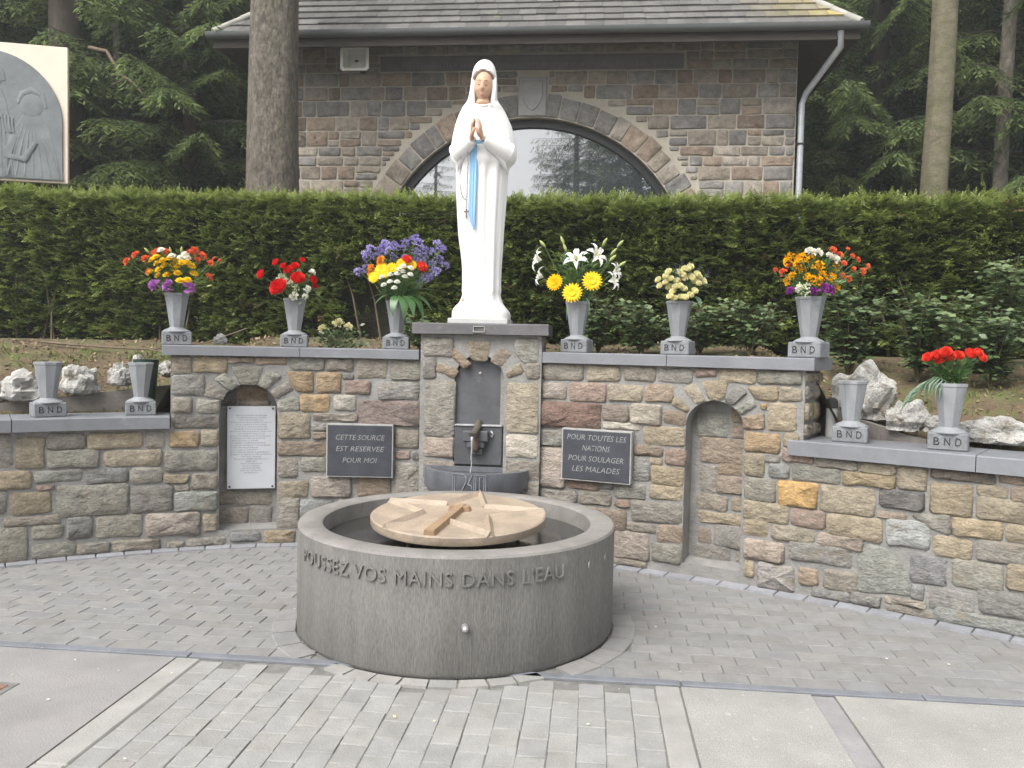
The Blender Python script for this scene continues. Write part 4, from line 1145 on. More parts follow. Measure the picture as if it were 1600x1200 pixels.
def fl_mum(seed):
    r_ = random.Random(seed); Q = []; T = []
    for ring, n, el in ((0, 16, .08), (1, 14, .35), (2, 10, .7), (3, 7, 1.1)):
        for k in range(n):
            a = 6.283*(k+.5*(ring % 2))/n+r_.uniform(-.1, .1); d = np.array([math.cos(a)*math.cos(el), math.sin(a)*math.cos(el), math.sin(el)])
            Q.append(pquad(np.array([0, 0, .02+.03*ring]), d, [-math.sin(a), math.cos(a), 0], .5*(1-.14*ring), .15, .02, .7)); T.append(.25*ring+r_.uniform(0, .2))
    return quads_mesh('chrysanthemum', Q, T)
def fl_rose(seed):
    r_ = random.Random(seed); Q = []; T = []
    for ring, n, rr, hh, lean in ((0, 3, .08, .42, -.1), (1, 4, .16, .44, .1), (2, 5, .25, .42, .35), (3, 5, .33, .36, .7), (4, 6, .36, .26, 1.15)):
        for k in range(n):
            a0 = 6.283*k/n+ring*.7+r_.uniform(-.15, .15); sp_ = 6.283/n*.72
            b = [np.array([math.cos(a0+q)*rr*.7, math.sin(a0+q)*rr*.7, -.05]) for q in (-sp_, 0, sp_)]
            tp = [np.array([math.cos(a0+q)*(rr+hh*lean*.45), math.sin(a0+q)*(rr+hh*lean*.45), hh*(1-.35*lean)+r_.uniform(-.03, .03)*1+(0 if q else .04)]) for q in (-sp_, 0, sp_)]
            Q += [[b[0], b[1], tp[1], tp[0]], [b[1], b[2], tp[2], tp[1]]]; t = r_.uniform(0, .35)+.13*ring; T += [t, t]
    return quads_mesh('rose', Q, T)
def fl_gerbera(seed):
    r_ = random.Random(seed); Q = []; T = []
    for ring, n, L, el, t0 in ((0, 20, .5, .05, .2), (1, 18, .42, .22, .35), (2, 14, .22, .5, .6)):
        for k in range(n):
            a = 6.283*(k+.5*ring)/n+r_.uniform(-.06, .06); d = [math.cos(a)*math.cos(el), math.sin(a)*math.cos(el), math.sin(el)+r_.uniform(-.05, .05)]
            Q.append(pquad([0, 0, .015*ring], d, [-math.sin(a), math.cos(a), 0], L, .13, .01, .7)); T.append(t0+r_.uniform(-.15, .15))
    for k in range(10):
        a = r_.uniform(0, 6.28); Q.append(pquad([0, 0, .05], [math.cos(a), math.sin(a), .6], [-math.sin(a), math.cos(a), 0], .1, .07)); T.append(1.)
    return quads_mesh('gerbera', Q, T)
def fl_lily(seed):
    r_ = random.Random(seed); Q = []; T = []
    for k in range(6):
        a = 6.283*k/6+r_.uniform(-.12, .12); w_ = .2 if k % 2 else .25; rad_ = np.array([math.cos(a), math.sin(a), 0]); sd_ = np.array([-math.sin(a), math.cos(a), 0])
        pts = [(.03, -.12, .06), (.16, .1, w_*.9), (.34, .2, w_), (.5, .15, w_*.6), (.6, .04, .02)]
        for (r0, z0, w0), (r1, z1, w1) in zip(pts, pts[1:]):
            for sg in (-1, 1):
                c0 = rad_*r0+np.array([0, 0, z0]); c1 = rad_*r1+np.array([0, 0, z1]); e0 = c0+sd_*sg*w0/2+[0, 0, .035]; e1 = c1+sd_*sg*w1/2+[0, 0, .035]
                Q.append([c0, c1, e1, e0]); T.append(.0 if r0 > .1 else .35)
    for k in range(6):
        a = 6.283*k/6+.5; Q.append(pquad([0, 0, 0], [math.cos(a)*.4, math.sin(a)*.4, 1], [1, 0, 0], .32, .02)); T.append(1.)
    return quads_mesh('lily', Q, T)
def fl_bud(seed):
    mb = MB().lathe([(.03, -.5), (.13, -.25), (.17, .0), (.12, .3), (.02, .5)], 6); me = mb.mesh('bud', True); me.attributes.new('tint', 'FLOAT', 'POINT'); return me
def fl_cluster(seed, n=38, nm='flower_cluster', sq=1.):
    r_ = random.Random(seed); Q = []; T = []
    for i in range(n):
        a = r_.uniform(0, 6.28); el = r_.uniform(-.5, 1.5); rr = r_.uniform(.3, .5); c = np.array([math.cos(a)*math.cos(el)*rr, math.sin(a)*math.cos(el)*rr, math.sin(el)*rr*sq])
        for k in range(3):
            d = c/np.linalg.norm(c)+np.array([r_.gauss(0, .8), r_.gauss(0, .8), r_.gauss(0, .8)]); Q.append(pquad(c, d, np.cross(d, [.3, .5, r_.random()]), .19, .15)); T.append(r_.random())
    return quads_mesh(nm, Q, T)
def fl_spike(seed):
    r_ = random.Random(seed); Q = []; T = []
    for i in range(34):
        z = r_.uniform(-.5, .5); a = r_.uniform(0, 6.28); rr = .1*(1-(z+.5)*.6); Q.append(pquad([math.cos(a)*rr*.5, math.sin(a)*rr*.5, z], [math.cos(a), math.sin(a), .9], [-math.sin(a), math.cos(a), 0], .16, .09)); T.append(r_.random())
    return quads_mesh('flower_spike', Q, T)
FM = dict(carn=[fl_carnation(s) for s in range(3)], mum=[fl_mum(s) for s in range(3)], rose=[fl_rose(s) for s in range(3)], gerb=[fl_gerbera(s) for s in range(2)],
          lily=[fl_lily(s) for s in range(3)], bud=[fl_bud(0)], clus=[fl_cluster(s) for s in range(3)], spike=[fl_spike(s) for s in range(2)])
FN = dict(carn='carnation', mum='chrysanthemum', rose='rose', gerb='gerbera', lily='lily', bud='bud', clus='flower_cluster', spike='flower_spike')
def fmat(n, a, b): return mat('petal_'+n, a, attr=True, col2=b, var=.12, scale=30, bump=0., rough=.65, transl=.25, spec=.2)
FC = dict(orange=fmat('orange', (.72, .10, .045), (.80, .22, .09)), yellow=fmat('yellow', (.80, .52, .01), (.85, .66, .04)), white=fmat('white', (.80, .80, .74), (.84, .82, .70)),
          purple=fmat('purple', (.38, .13, .42), (.56, .28, .58)), violet=fmat('violet', (.22, .03, .24), (.34, .07, .34)), red=fmat('red', (.62, .012, .014), (.80, .04, .03)),
          coral=fmat('coral', (.75, .055, .03), (.85, .12, .07)), statice=fmat('statice', (.24, .20, .46), (.42, .37, .66)), amber=fmat('amber', (.82, .30, .03), (.85, .42, .07)),
          gold=fmat('gold', (.86, .50, .0), (.80, .36, .0)), lily=fmat('lily', (.84, .84, .80), (.62, .62, .30)), green=fmat('bud_green', (.45, .50, .20), (.5, .55, .25)),
          cream=fmat('cream', (.82, .80, .60), (.84, .78, .42)), navy=fmat('navy', (.05, .04, .16), (.10, .09, .26)), lime=fmat('lime_white', (.5, .56, .36), (.66, .68, .52)))
m_stem = mat('flower_stem', (.10, .17, .06), var=.25, scale=20, bump=0)
m_green = mat('bouquet_greenery', (.035, .085, .022), attr=True, col2=(.12, .21, .06), var=.2, scale=15, bump=0, transl=.25, rough=.5)
m_leaf = mat('glossy_leaf', (.05, .11, .035), var=.25, scale=18, bump=.15, bscale=40, rough=.32, spec=.5, transl=.12)
m_palm = mat('grey_green_leaf', (.12, .19, .12), var=.2, scale=20, bump=0, rough=.45, transl=.15)

def stem_mesh_key(p, q):
    mb = MB(); mid = (p+q)/2+Vector((0, 0, .03)); mb.tube([p, mid, q], [.0026, .0022, .002], 4); return mb.mesh('stem')
def blade(L, W_, bend, n=6, fold=.25):
    V = []; F = []
    for i in range(n+1):
        t = i/n; w_ = W_*math.sin(math.pi*min(1, .08+.92*t)**.75)**.9 if t < 1 else .002
        x = L*t*math.cos(bend*t*.7); z = -L*t*math.sin(bend*t*.8)
        V += [(x, -w_/2, z+fold*w_*.5), (x, 0, z), (x, w_/2, z+fold*w_*.5)]
        if i: a = 3*(i-1); F += [(a, a+1, a+4, a+3), (a+1, a+2, a+5, a+4)]
    return mesh_from('leaf', V, F, True)
def greens(t, n, rad_, z0, z1, r_, Ls=(.03, .06), name='greenery'):
    nn = n; a = NP.uniform(0, 6.28, nn); rr = rad_*np.sqrt(NP.uniform(0, 1, nn)); z = NP.uniform(0, 1, nn)
    zz = z0+(z1-z0)*z; P = np.stack([np.cos(a)*rr*(.3+.7*z), np.sin(a)*rr*(.3+.7*z)*.7, zz], 1)
    D = unit(P*np.array([2.2, 2.2, .3])+NP.normal(0, .06, (nn, 3))+np.array([0, 0, .05])); S = unit(np.cross(D, NP.normal(0, 1, (nn, 3))))
    L = NP.uniform(*Ls, nn); return obj(name, quads_mesh(name, leaf_quads(P, D, S, L, L*.33), NP.uniform(0, 1, nn)), m_green, t)

def bouquet(vi, label, cx, rimy, ox, oy, sc, items, ppm, leaves=(), gr=(160, .13, 0., .2)):
    """items: (kind, colour, [(x, y, size)...]) measured about the vase mouth"""
    p, rz, s = VPOS[vi]; zr = .372*s*.965
    t = thing('bouquet', label, 'bouquet', p+Vector((0, 0, zr)), rz*.4); r_ = random.Random(vi+40)
    for kind, colr, lst in items:
        for it in lst:
            x = (ox+it[0]/sc-cx)/ppm; z = (rimy-(oy+it[1]/sc))/ppm; sz = it[2]/sc/ppm
            hgt = max(.0, z); front = -.02-.10*math.exp(-hgt*7)+r_.uniform(-.03, .02) if abs(x) < .12 else r_.uniform(-.06, .04)
            if len(it) > 3: front = it[3]
            c = Vector((x, front, z)); d = Vector((x*1.6, front*1.2-.10, max(z, .02)+.05)).normalized()
            if kind == 'gerb': d = Vector((x*.8, -.5, .12)).normalized()
            if kind == 'mum': d = Vector((x*.7, -.10, .18)).normalized()
            if kind == 'rose': d = Vector((x*1.2, -.16, .14)).normalized()
            if kind == 'lily': d = Vector((x*1.4, -.13, .10)).normalized()
            if kind == 'spike': d = Vector((x*.8, -.03, .3)).normalized()
            me = FM[kind][r_.randrange(len(FM[kind]))]
            o = bpy.data.objects.new(FN[kind], me); link(o, t); o.location = c
            if not len(me.materials): me.materials.append(FC[colr])
            o.material_slots[0].link = 'OBJECT'; o.material_slots[0].material = FC[colr]
            q = d.to_track_quat('Z', 'Y'); o.rotation_mode = 'QUATERNION'; o.rotation_quaternion = q @ Matrix.Rotation(r_.uniform(0, 6.28), 3, 'Z').to_quaternion(); o.scale = (sz*1.12,)*3
            st_ = obj('stem', stem_mesh_key(Vector((x*.15, front*.15, -.04)), c), m_stem, o)
            st_.matrix_parent_inverse = (Matrix.Translation(c) @ o.rotation_quaternion.to_matrix().to_4x4() @ Matrix.Diagonal((sz*1.12, sz*1.12, sz*1.12, 1))).inverted()
    for (ax, ay, L, W_, az, pitch, bend, mm) in leaves:
        x = (ox+ax/sc-cx)/ppm; z = (rimy-(oy+ay/sc))/ppm
        obj('leaf', blade(L, W_, bend), mm, t, (x, -.03 if abs(az) > 2.6 or abs(az) < .6 else -.06, z), (0, -pitch, az))
    if gr: greens(t, gr[0], gr[1], gr[2], gr[3], r_)
    return t
def S_(l, s): return [(x, y, s) for x, y in l]
bouquet(0, 'bouquet of yellow chrysanthemums, orange carnations and three mauve carnations', 273, 460, 190, 380, 7.056, [
    ('carn', 'orange', S_([(78, 235), (175, 165), (280, 205), (345, 140), (405, 120), (500, 128), (790, 100), (745, 130), (840, 140), (880, 165), (810, 205), (955, 240), (920, 375), (280, 335)], 88)),
    ('bud', 'orange', S_([(985, 168), (1052, 190)], 60)), ('bud', 'green', S_([(930, 470), (540, 100), (640, 85), (275, 105)], 70)),
    ('mum', 'yellow', S_([(400, 190), (350, 215), (370, 245), (470, 225), (540, 195), (600, 215), (660, 240), (720, 235), (490, 275), (560, 260), (620, 270), (760, 270), (575, 312), (425, 320), (300, 345), (395, 375), (510, 375), (620, 355), (780, 350), (665, 440), (740, 430)], 100)),
    ('mum', 'white', S_([(640, 180), (690, 140), (720, 182), (560, 170), (450, 110)], 90)),
    ('carn', 'purple', [(410, 495, 150, -.085), (550, 500, 145, -.1), (735, 505, 150, -.085)])], 222, gr=(420, .12, -.01, .2))
bouquet(1, 'bouquet of red roses with a few white blooms', 460, 460, 390, 380, 7.06, [
    ('rose', 'red', [(145, 315, 110), (278, 170, 85), (380, 215, 70), (440, 265, 110), (515, 225, 95), (590, 155, 65), (380, 470, 200, -.12), (555, 365, 155, -.09), (685, 360, 95), (700, 430, 75)]),
    ('carn', 'white', [(680, 280, 85), (650, 465, 90), (515, 545, 100, -.09), (630, 545, 75, -.08), (310, 355, 50), (550, 270, 55)]),
    ('clus', 'lime', S_([(380, 340), (430, 380), (540, 455), (470, 420)], 70))], 213,
    [(330, 500, .085, .07, 2.9, .35, .5, m_leaf), (330, 450, .08, .06, 2.8, .6, .4, m_leaf), (690, 470, .10, .055, .3, .5, .5, m_leaf), (690, 520, .09, .06, -.1, .1, .6, m_leaf), (560, 590, .05, .035, -1.2, -.2, .6, m_palm)], gr=(260, .09, 0, .17))
bouquet(2, 'large bouquet of purple statice over yellow, orange and white flowers and broad leaves', 620, 467, 540, 360, 6.0, [
    ('clus', 'statice', [(x, y, 75, .05+.05*math.sin(x)) for x, y in [(340, 100), (225, 165), (290, 165), (430, 120), (540, 105), (600, 75), (640, 58), (700, 155), (630, 175), (720, 225), (780, 285), (800, 350), (850, 140), (890, 155), (900, 295), (760, 410), (90, 360), (170, 340), (200, 250), (260, 225), (330, 200), (400, 180), (470, 150), (790, 185), (840, 110), (430, 240), (545, 250), (630, 250), (330, 150), (380, 130), (510, 145), (670, 100), (740, 430), (840, 355), (180, 215), (700, 270), (660, 470), (865, 250)]]),
    ('carn', 'amber', S_([(340, 275), (330, 310), (245, 345), (240, 385)], 85)), ('rose', 'coral', [(700, 330, 110), (575, 268, 90)]),
    ('gerb', 'yellow', [(350, 365, 140, -.07), (280, 430, 110, -.08), (440, 345, 110, -.06), (530, 300, 105, -.05), (620, 310, 95, -.04), (390, 400, 80, -.09)]),
    ('mum', 'white', [(x, y, 62, -.10) for x, y in [(555, 330), (620, 345), (550, 380), (440, 410), (500, 400), (570, 425), (620, 405), (360, 435), (435, 475), (380, 505), (475, 530), (500, 475), (520, 360)]])], 212,
    [(540, 600, .20, .075, -1.25, .05, 1.5, m_leaf), (560, 600, .21, .08, -.95, .15, 1.3, m_leaf), (580, 590, .24, .075, -.45, .2, .9, m_leaf), (590, 570, .25, .07, -.15, .25, .6, m_leaf), (500, 600, .17, .07, -1.75, .1, 1.5, m_leaf), (460, 600, .16, .07, -2.5, .25, .9, m_leaf), (430, 590, .17, .06, 2.9, .3, .6, m_leaf), (590, 560, .26, .06, .1, .4, .5, m_leaf), (600, 600, .22, .07, -.6, 0, 1.2, m_leaf)], gr=(420, .13, -.02, .2))
bouquet(3, 'bouquet of white lilies with three yellow gerberas', 901, 471, 820, 370, 6.316, [
    ('lily', 'lily', [(130, 230, 190), (130, 385, 165), (500, 235, 205, -.05), (680, 190, 195, -.03), (870, 340, 150), (850, 440, 160, -.07)]),
    ('bud', 'green', S_([(375, 110), (770, 60), (915, 72), (855, 150), (850, 215), (940, 270), (160, 75), (350, 40)], 85)),
    ('gerb', 'gold', [(295, 455, 165, -.08)]), ('gerb', 'yellow', [(480, 560, 190, -.12), (665, 445, 190, -.10)])], 224,
    [(400, 250, .10, .03, 2.0, 1.0, .3, m_leaf), (560, 330, .12, .03, .8, .9, .5, m_leaf), (420, 330, .13, .03, 2.6, .7, .5, m_leaf), (640, 330, .11, .03, .2, .6, .6, m_leaf), (440, 640, .13, .008, -1.8, -.6, .9, m_palm), (600, 600, .12, .007, -.9, -.4, .9, m_palm)], gr=(520, .15, .0, .30))
bouquet(4, 'bouquet of small cream flowers with dark blue spikes', 1059, 469, 1000, 400, 7.5, [
    ('rose', 'cream', S_([(205, 275), (325, 190), (300, 240), (350, 275), (300, 310), (420, 295), (440, 195), (500, 155), (560, 130), (530, 160), (480, 230), (500, 270), (590, 270), (640, 220), (660, 250), (700, 280), (650, 320), (710, 310), (335, 365), (410, 365), (455, 360), (500, 390), (380, 420), (355, 480), (400, 500), (470, 485), (520, 490), (575, 460), (620, 415), (230, 350), (570, 240), (605, 300)], 84)),
    ('spike', 'navy', S_([(465, 110), (400, 150), (550, 200), (750, 210), (260, 350), (410, 230), (460, 260), (520, 330), (600, 330), (435, 400), (650, 180)], 105))], 236,
    [(210, 350, .07, .06, 2.9, .2, .4, m_palm), (620, 470, .09, .05, -.7, -.3, .8, m_palm), (690, 340, .08, .05, .1, .3, .4, m_palm), (660, 400, .09, .05, -.3, .1, .5, m_leaf)], gr=(240, .09, 0, .18))
bouquet(5, 'bouquet of yellow sprays with orange carnations and violet blooms at its foot', 1271, 468, 1200, 380, 6.316, [
    ('clus', 'gold', S_([(250, 175), (330, 190), (370, 180), (440, 200), (310, 260), (370, 300), (280, 360), (240, 400), (420, 375), (490, 280), (510, 410), (550, 360), (630, 375), (670, 465), (660, 260), (450, 390), (230, 215), (330, 230), (520, 260)], 84)),
    ('carn', 'white', [(430, 130, 110), (500, 140, 100), (650, 205, 115), (600, 170, 85)]),
    ('carn', 'orange', [(190, 320, 85), (120, 295, 55), (630, 110, 85), (695, 150, 85), (770, 100, 45), (810, 170, 55), (860, 200, 60), (735, 245, 65), (820, 295, 65), (900, 310, 85), (940, 270, 65), (720, 355, 85), (780, 380, 75), (540, 255, 65), (240, 250, 50)]),
    ('carn', 'violet', [(270, 510, 95, -.09), (470, 515, 85, -.10), (560, 490, 120, -.10), (620, 500, 95, -.09)]), ('clus', 'lime', [(380, 490, 120, -.1)])], 259, gr=(420, .12, 0, .2))
bt = bouquet(9, 'bouquet of red orange flowers with a drooping palm leaf', 1482, 602, 1380, 520, 6.0, [
    ('rose', 'coral', [(395, 260, 100), (460, 240, 105), (530, 210, 110), (490, 275, 105, -.06), (570, 250, 110, -.06), (640, 240, 105, -.05), (730, 220, 110), (790, 205, 90), (860, 250, 95)])], 281, gr=(520, .115, .0, .13))
# palm leaf hanging over the left side
mb = MB(); rach = [Vector((-.02-.0155*k, -.045-.004*k, .0+.085*math.sin(min(1.6, k*.16))-.0012*k*k)) for k in range(13)]
mb.tube(rach, [.003]*6+[.002]*7, 5); pr_ = random.Random(2)
for k, p in enumerate(rach[1:]):
    for sd_ in (-1, 1):
        L = (.145 if sd_ < 0 else .11)*(1-.03*k); d = Vector((-.25-.05*k, -.12*sd_, -1.0 if sd_ < 0 else -.75)).normalized()+Vector((pr_.gauss(0, .06), pr_.gauss(0, .06), 0)); s_ = Vector((.85, -.3, -.2)).normalized()*.0055
        q = p+d*L*.55+Vector((-.012, 0, .012)); e = p+d*L
        mb.add([p-s_*.4, p+s_*.4, q+s_, q-s_], [(0, 1, 2, 3)]); mb.add([q-s_, q+s_, e], [(0, 1, 2)])
mb.build('palm_leaf', m_palm, bt)

# ------------------------------------------------------------------ other small things on the bank
t = thing('plant_pot', 'dark green plastic pot behind the empty vase at the left', 'pot', (-2.47, 5.73, .94))
m_pot = mat('dark_green_plastic', (.015, .035, .026), var=.15, scale=10, bump=.05, rough=.35, spec=.5)
MB().lathe([(.055, .0), (.085, .345), (.088, .345), (.09, .37), (.082, .37), (.078, .33), (.001, .2)], 28, cap1=False).build('body', m_pot, t, True, 40)
t = thing('marker_post', 'short grey post with a black cap beside the raised wall end', 'post', (2.235, 5.36, .95))
MB().tube([(0, 0, -.1), (0, 0, .19)], .034, 14).build('post', mat('grey_pipe', (.36, .37, .36), var=.15, scale=12, bump=.1), t, True, 40)
MB().lathe([(.037, .165), (.037, .20), (.030, .222), (.012, .232)], 14).build('cap', mat('black_cap', (.03, .03, .032), var=.1, bump=0), t, True, 40)
def rock(label, loc, size, seed, m, sub=4, amp=.28, freq=1.9):
    bm = bmesh.new(); bmesh.ops.create_icosphere(bm, subdivisions=sub, radius=.5)
    for v in bm.verts:
        p = v.co.copy(); q = p*freq*2+Vector((seed*7.3, seed*3.1, seed*1.7))
        n1 = mnoise.noise(q); n2 = mnoise.cell(q*1.1)-.5; n3 = mnoise.noise(q*3.1)
        k = 1+amp*n1*1.3+amp*.22*n2+amp*.45*n3+amp*.22*mnoise.noise(q*7.3)
        v.co = p*k
        if v.co.z < -.22: v.co.z = -.22-(v.co.z+.22)*-.2
    me = bpy.data.meshes.new('rock'); bm.to_mesh(me); bm.free()
    me.polygons.foreach_set('use_smooth', [True]*len(me.polygons)); me.set_sharp_from_angle(angle=rad(24))
    o = obj('rock', me, m, None, loc, (0, 0, seed), size); return tag(o, label, 'rock', 'white rocks on the bank')
m_rock = mat('white_quartz', (.40, .39, .365), var=.35, scale=10, bump=1.6, bscale=34, fine=.25, rough=.9, stains=(9., .52, .64, (.20, .175, .14)))
m_rock2 = mat('grey_boulder', (.33, .32, .30), var=.25, scale=7, bump=.7, bscale=26, rough=.9, stains=(8., .58, .7, (.24, .22, .18)))
for lab, loc, size, sd_, mm in (
    ('rounded grey boulder at the left edge behind the first empty vase', (-3.15, 5.42, 1.085), (.34, .28, .27), 1.2, m_rock2),
    ('sliver of pale rock cut off by the left picture edge', (-3.42, 5.35, 1.05), (.2, .2, .22), 2.2, m_rock),
    ('craggy white rock between the two empty vases', (-2.90, 5.60, 1.125), (.25, .2, .27), 3.4, m_rock),
    ('upright pale rock left of the second empty vase', (-2.69, 5.78, 1.17), (.18, .16, .22), 4.1, m_rock),
    ('pale rock half hidden behind the second empty vase', (-2.59, 5.84, 1.20), (.15, .15, .24), 5.7, m_rock),
    ('pale rock between the green pot and the raised wall end', (-2.42, 6.0, 1.22), (.18, .16, .18), 6.3, m_rock),
    ('small white stone beside the leftmost bouquet vase', (-2.02, 5.96, 1.455), (.11, .09, .10), 7.9, m_rock),
    ('largest white rock, peaked, behind the empty vase at the right', (2.49, 5.56, 1.15), (.42, .32, .46), 8.6, m_rock),
    ('white rock below the palm leaf at the right', (2.645, 5.21, 1.06), (.25, .2, .24), 9.5, m_rock),
    ('small grey stone behind the vase of red flowers', (2.78, 5.13, 1.03), (.15, .14, .13), 10.4, m_rock2),
    ('long low white rock at the right edge beside the vase of red flowers', (3.05, 4.99, 1.01), (.42, .2, .2), 11.8, m_rock)):
    rock(lab, loc, size, sd_, mm)
# ------------------------------------------------------------------ earth bank behind the wall
def sm(t): t = max(0., min(1., t)); return t*t*(3-2*t)
def ywc(x): return yw(max(-4.5, min(4.5, x)))-(abs(x)-4.5)*.3*(abs(x) > 4.5)
def bank_z(x, y):
    d = y-ywc(x)
    wing = .90+.32*sm((d-.35)/1.25)+.22*sm((d-1.2)/1.6)
    hi = 1.395+.10*sm((d-.5)/1.4)
    k = sm((x+2.42)/.3)*(1-sm((x-2.02)/.35))
    z = wing*(1-k)+hi*k
    z += .012*mnoise.noise(Vector((x*3, y*3, 0)))+.02*mnoise.noise(Vector((x*.9, y*.9, 4)))*min(1, max(0, d-.4))
    far = max(0., y-9.); z += .05*min(far, 4)+.02*max(0, far-4)
    return z
xs = sorted(set([round(v, 3) for v in np.linspace(-4.6, 4.6, 116)]+[-60, -45, -30, -22, -16, -12, -10, -8, -7, -6, -5.3, 5.3, 6, 7, 8, 10, 12, 16, 22, 30, 45, 60]))
ts = list(np.linspace(.30, 2.6, 36))+[2.8, 3.1, 3.5, 4, 5, 6, 7, 8, 10, 13, 17, 22, 30, 45, 70]
V = [(x, ywc(x)+t, bank_z(x, ywc(x)+t)) for x in xs for t in ts]; nT = len(ts)
F = [(i*nT+j, (i+1)*nT+j, (i+1)*nT+j+1, i*nT+j+1) for i in range(len(xs)-1) for j in range(nT-1)]
m_earth = mat('bank_earth', (.115, .082, .052), var=.35, scale=6, bump=.9, bscale=24, fine=.25, col2=(.10, .098, .045), stains=(5., .54, .68, (.095, .115, .035)), rough=.95)
tag(obj('earth_bank', mesh_from('earth_bank', V, F, True), m_earth), kind='structure')
# litter, moss and small weeds on the bank
def scatter(n, x0, x1, d0, d1):
    x = NP.uniform(x0, x1, n); d = NP.uniform(d0, d1, n); y = np.array([ywc(a)+b for a, b in zip(x, d)]); z = np.array([bank_z(a, b) for a, b in zip(x, y)]); return np.stack([x, y, z], 1)
P = np.concatenate([scatter(2600, -4.4, -2., .38, 2.7), scatter(1500, -2.2, 2.2, .4, 1.9), scatter(1800, 2., 4.4, .38, 2.4)]); n = len(P)
D = unit(NP.normal(0, 1, (n, 3))*np.array([1, 1, .35])+np.array([0, 0, .25])); S = unit(np.cross(D, NP.normal(0, .5, (n, 3))+np.array([0, 0, 1])))
L = NP.uniform(.015, .05, n)
tag(obj('leaf_litter', quads_mesh('leaf_litter', leaf_quads(P+np.array([0, 0, .004]), D, S, L, L*.4), NP.uniform(0, 1, n)), mat('dry_litter', (.15, .095, .05), attr=True, col2=(.30, .235, .15), var=.3, scale=12, bump=0)), 'dry brown leaf litter on the bank below the hedge', 'leaf litter', kind='stuff')
P = np.concatenate([scatter(2200, -4.4, -2., .5, 2.2), scatter(1500, 2.1, 4.4, .45, 1.6)])
keep = np.array([mnoise.noise(Vector((p[0]*2.2, p[1]*2.2, 9))) > .08 for p in P]); P = P[keep]; n = len(P)
D = unit(NP.normal(0, .5, (n, 3))+np.array([0, 0, .7])); S = unit(np.cross(D, NP.normal(0, 1, (n, 3)))); L = NP.uniform(.02, .06, n)
tag(obj('low_weeds', quads_mesh('low_weeds', leaf_quads(P, D, S, L, L*.3), NP.uniform(0, 1, n)), mat('weed_leaf', (.07, .10, .025), attr=True, col2=(.17, .20, .06), var=.2, bump=0, transl=.2)), 'patches of moss and low weeds on the bank', 'weeds', kind='stuff')
# sloping concrete edging boards
m_edging = mat('weathered_edging', (.17, .155, .14), var=.25, scale=8, bump=.3, bscale=50, fine=.12)
def edging(lab, a, b, h):
    a, b = Vector(a), Vector(b); d = (b-a).normalized(); n_ = Vector((-d.y, d.x, 0)).normalized()*.025
    mb = MB().loft([[p-n_-Vector((0, 0, h)), p+n_-Vector((0, 0, h)), p+n_, p-n_] for p in (a, (a+b)/2, b)])
    return tag(mb.build('edging_board', m_edging, None), lab, 'edging')
edging('sloping concrete edging board behind the low left wall', (-3.75, 5.03, .935), (-2.36, 5.98, 1.125), .2)
edging('sloping concrete edging board behind the low right wall', (2.25, 5.62, 1.10), (2.72, 5.10, .955), .2)
# fallen branch
t = thing('fallen_branch', 'thin bare branch lying on the bank at the foot of the hedge', 'branch', (-3.1, 6.6, bank_z(-3.1, 6.6)+.02))
br = lambda pts, r0: MB().tube([(x, y, bank_z(-3.1+x, 6.6+y)-bank_z(-3.1, 6.6)+z) for x, y, z in pts], list(np.linspace(r0, r0*.4, len(pts))), 5)
m_twig = mat('dry_twig', (.16, .12, .085), var=.3, scale=20)
br([(-.75, -.05, .01), (-.3, .0, .03), (.1, .12, .05), (.5, .35, .13), (.8, .5, .2)], .012).build('limb', m_twig, t)
br([(.1, .12, .05), (.4, .1, .05), (.75, .16, .05)], .007).build('twig', m_twig, t)

# ------------------------------------------------------------------ clipped yew hedge
def hy(x): return 7.5-.095*x
def htop(x): return float(np.interp(x, [-7.5, -5.3, -2.4, 1.1, 4.1, 6.5], [2.96, 2.92, 2.83, 2.75, 2.71, 2.71]))
hedge = thing('hedge', 'long clipped dark green yew hedge across the whole picture behind the flowers', 'hedge', (0, 7.9, 1.5)); HO = np.array([0, 7.9, 1.5])
HX0, HX1 = -7.6, 6.6
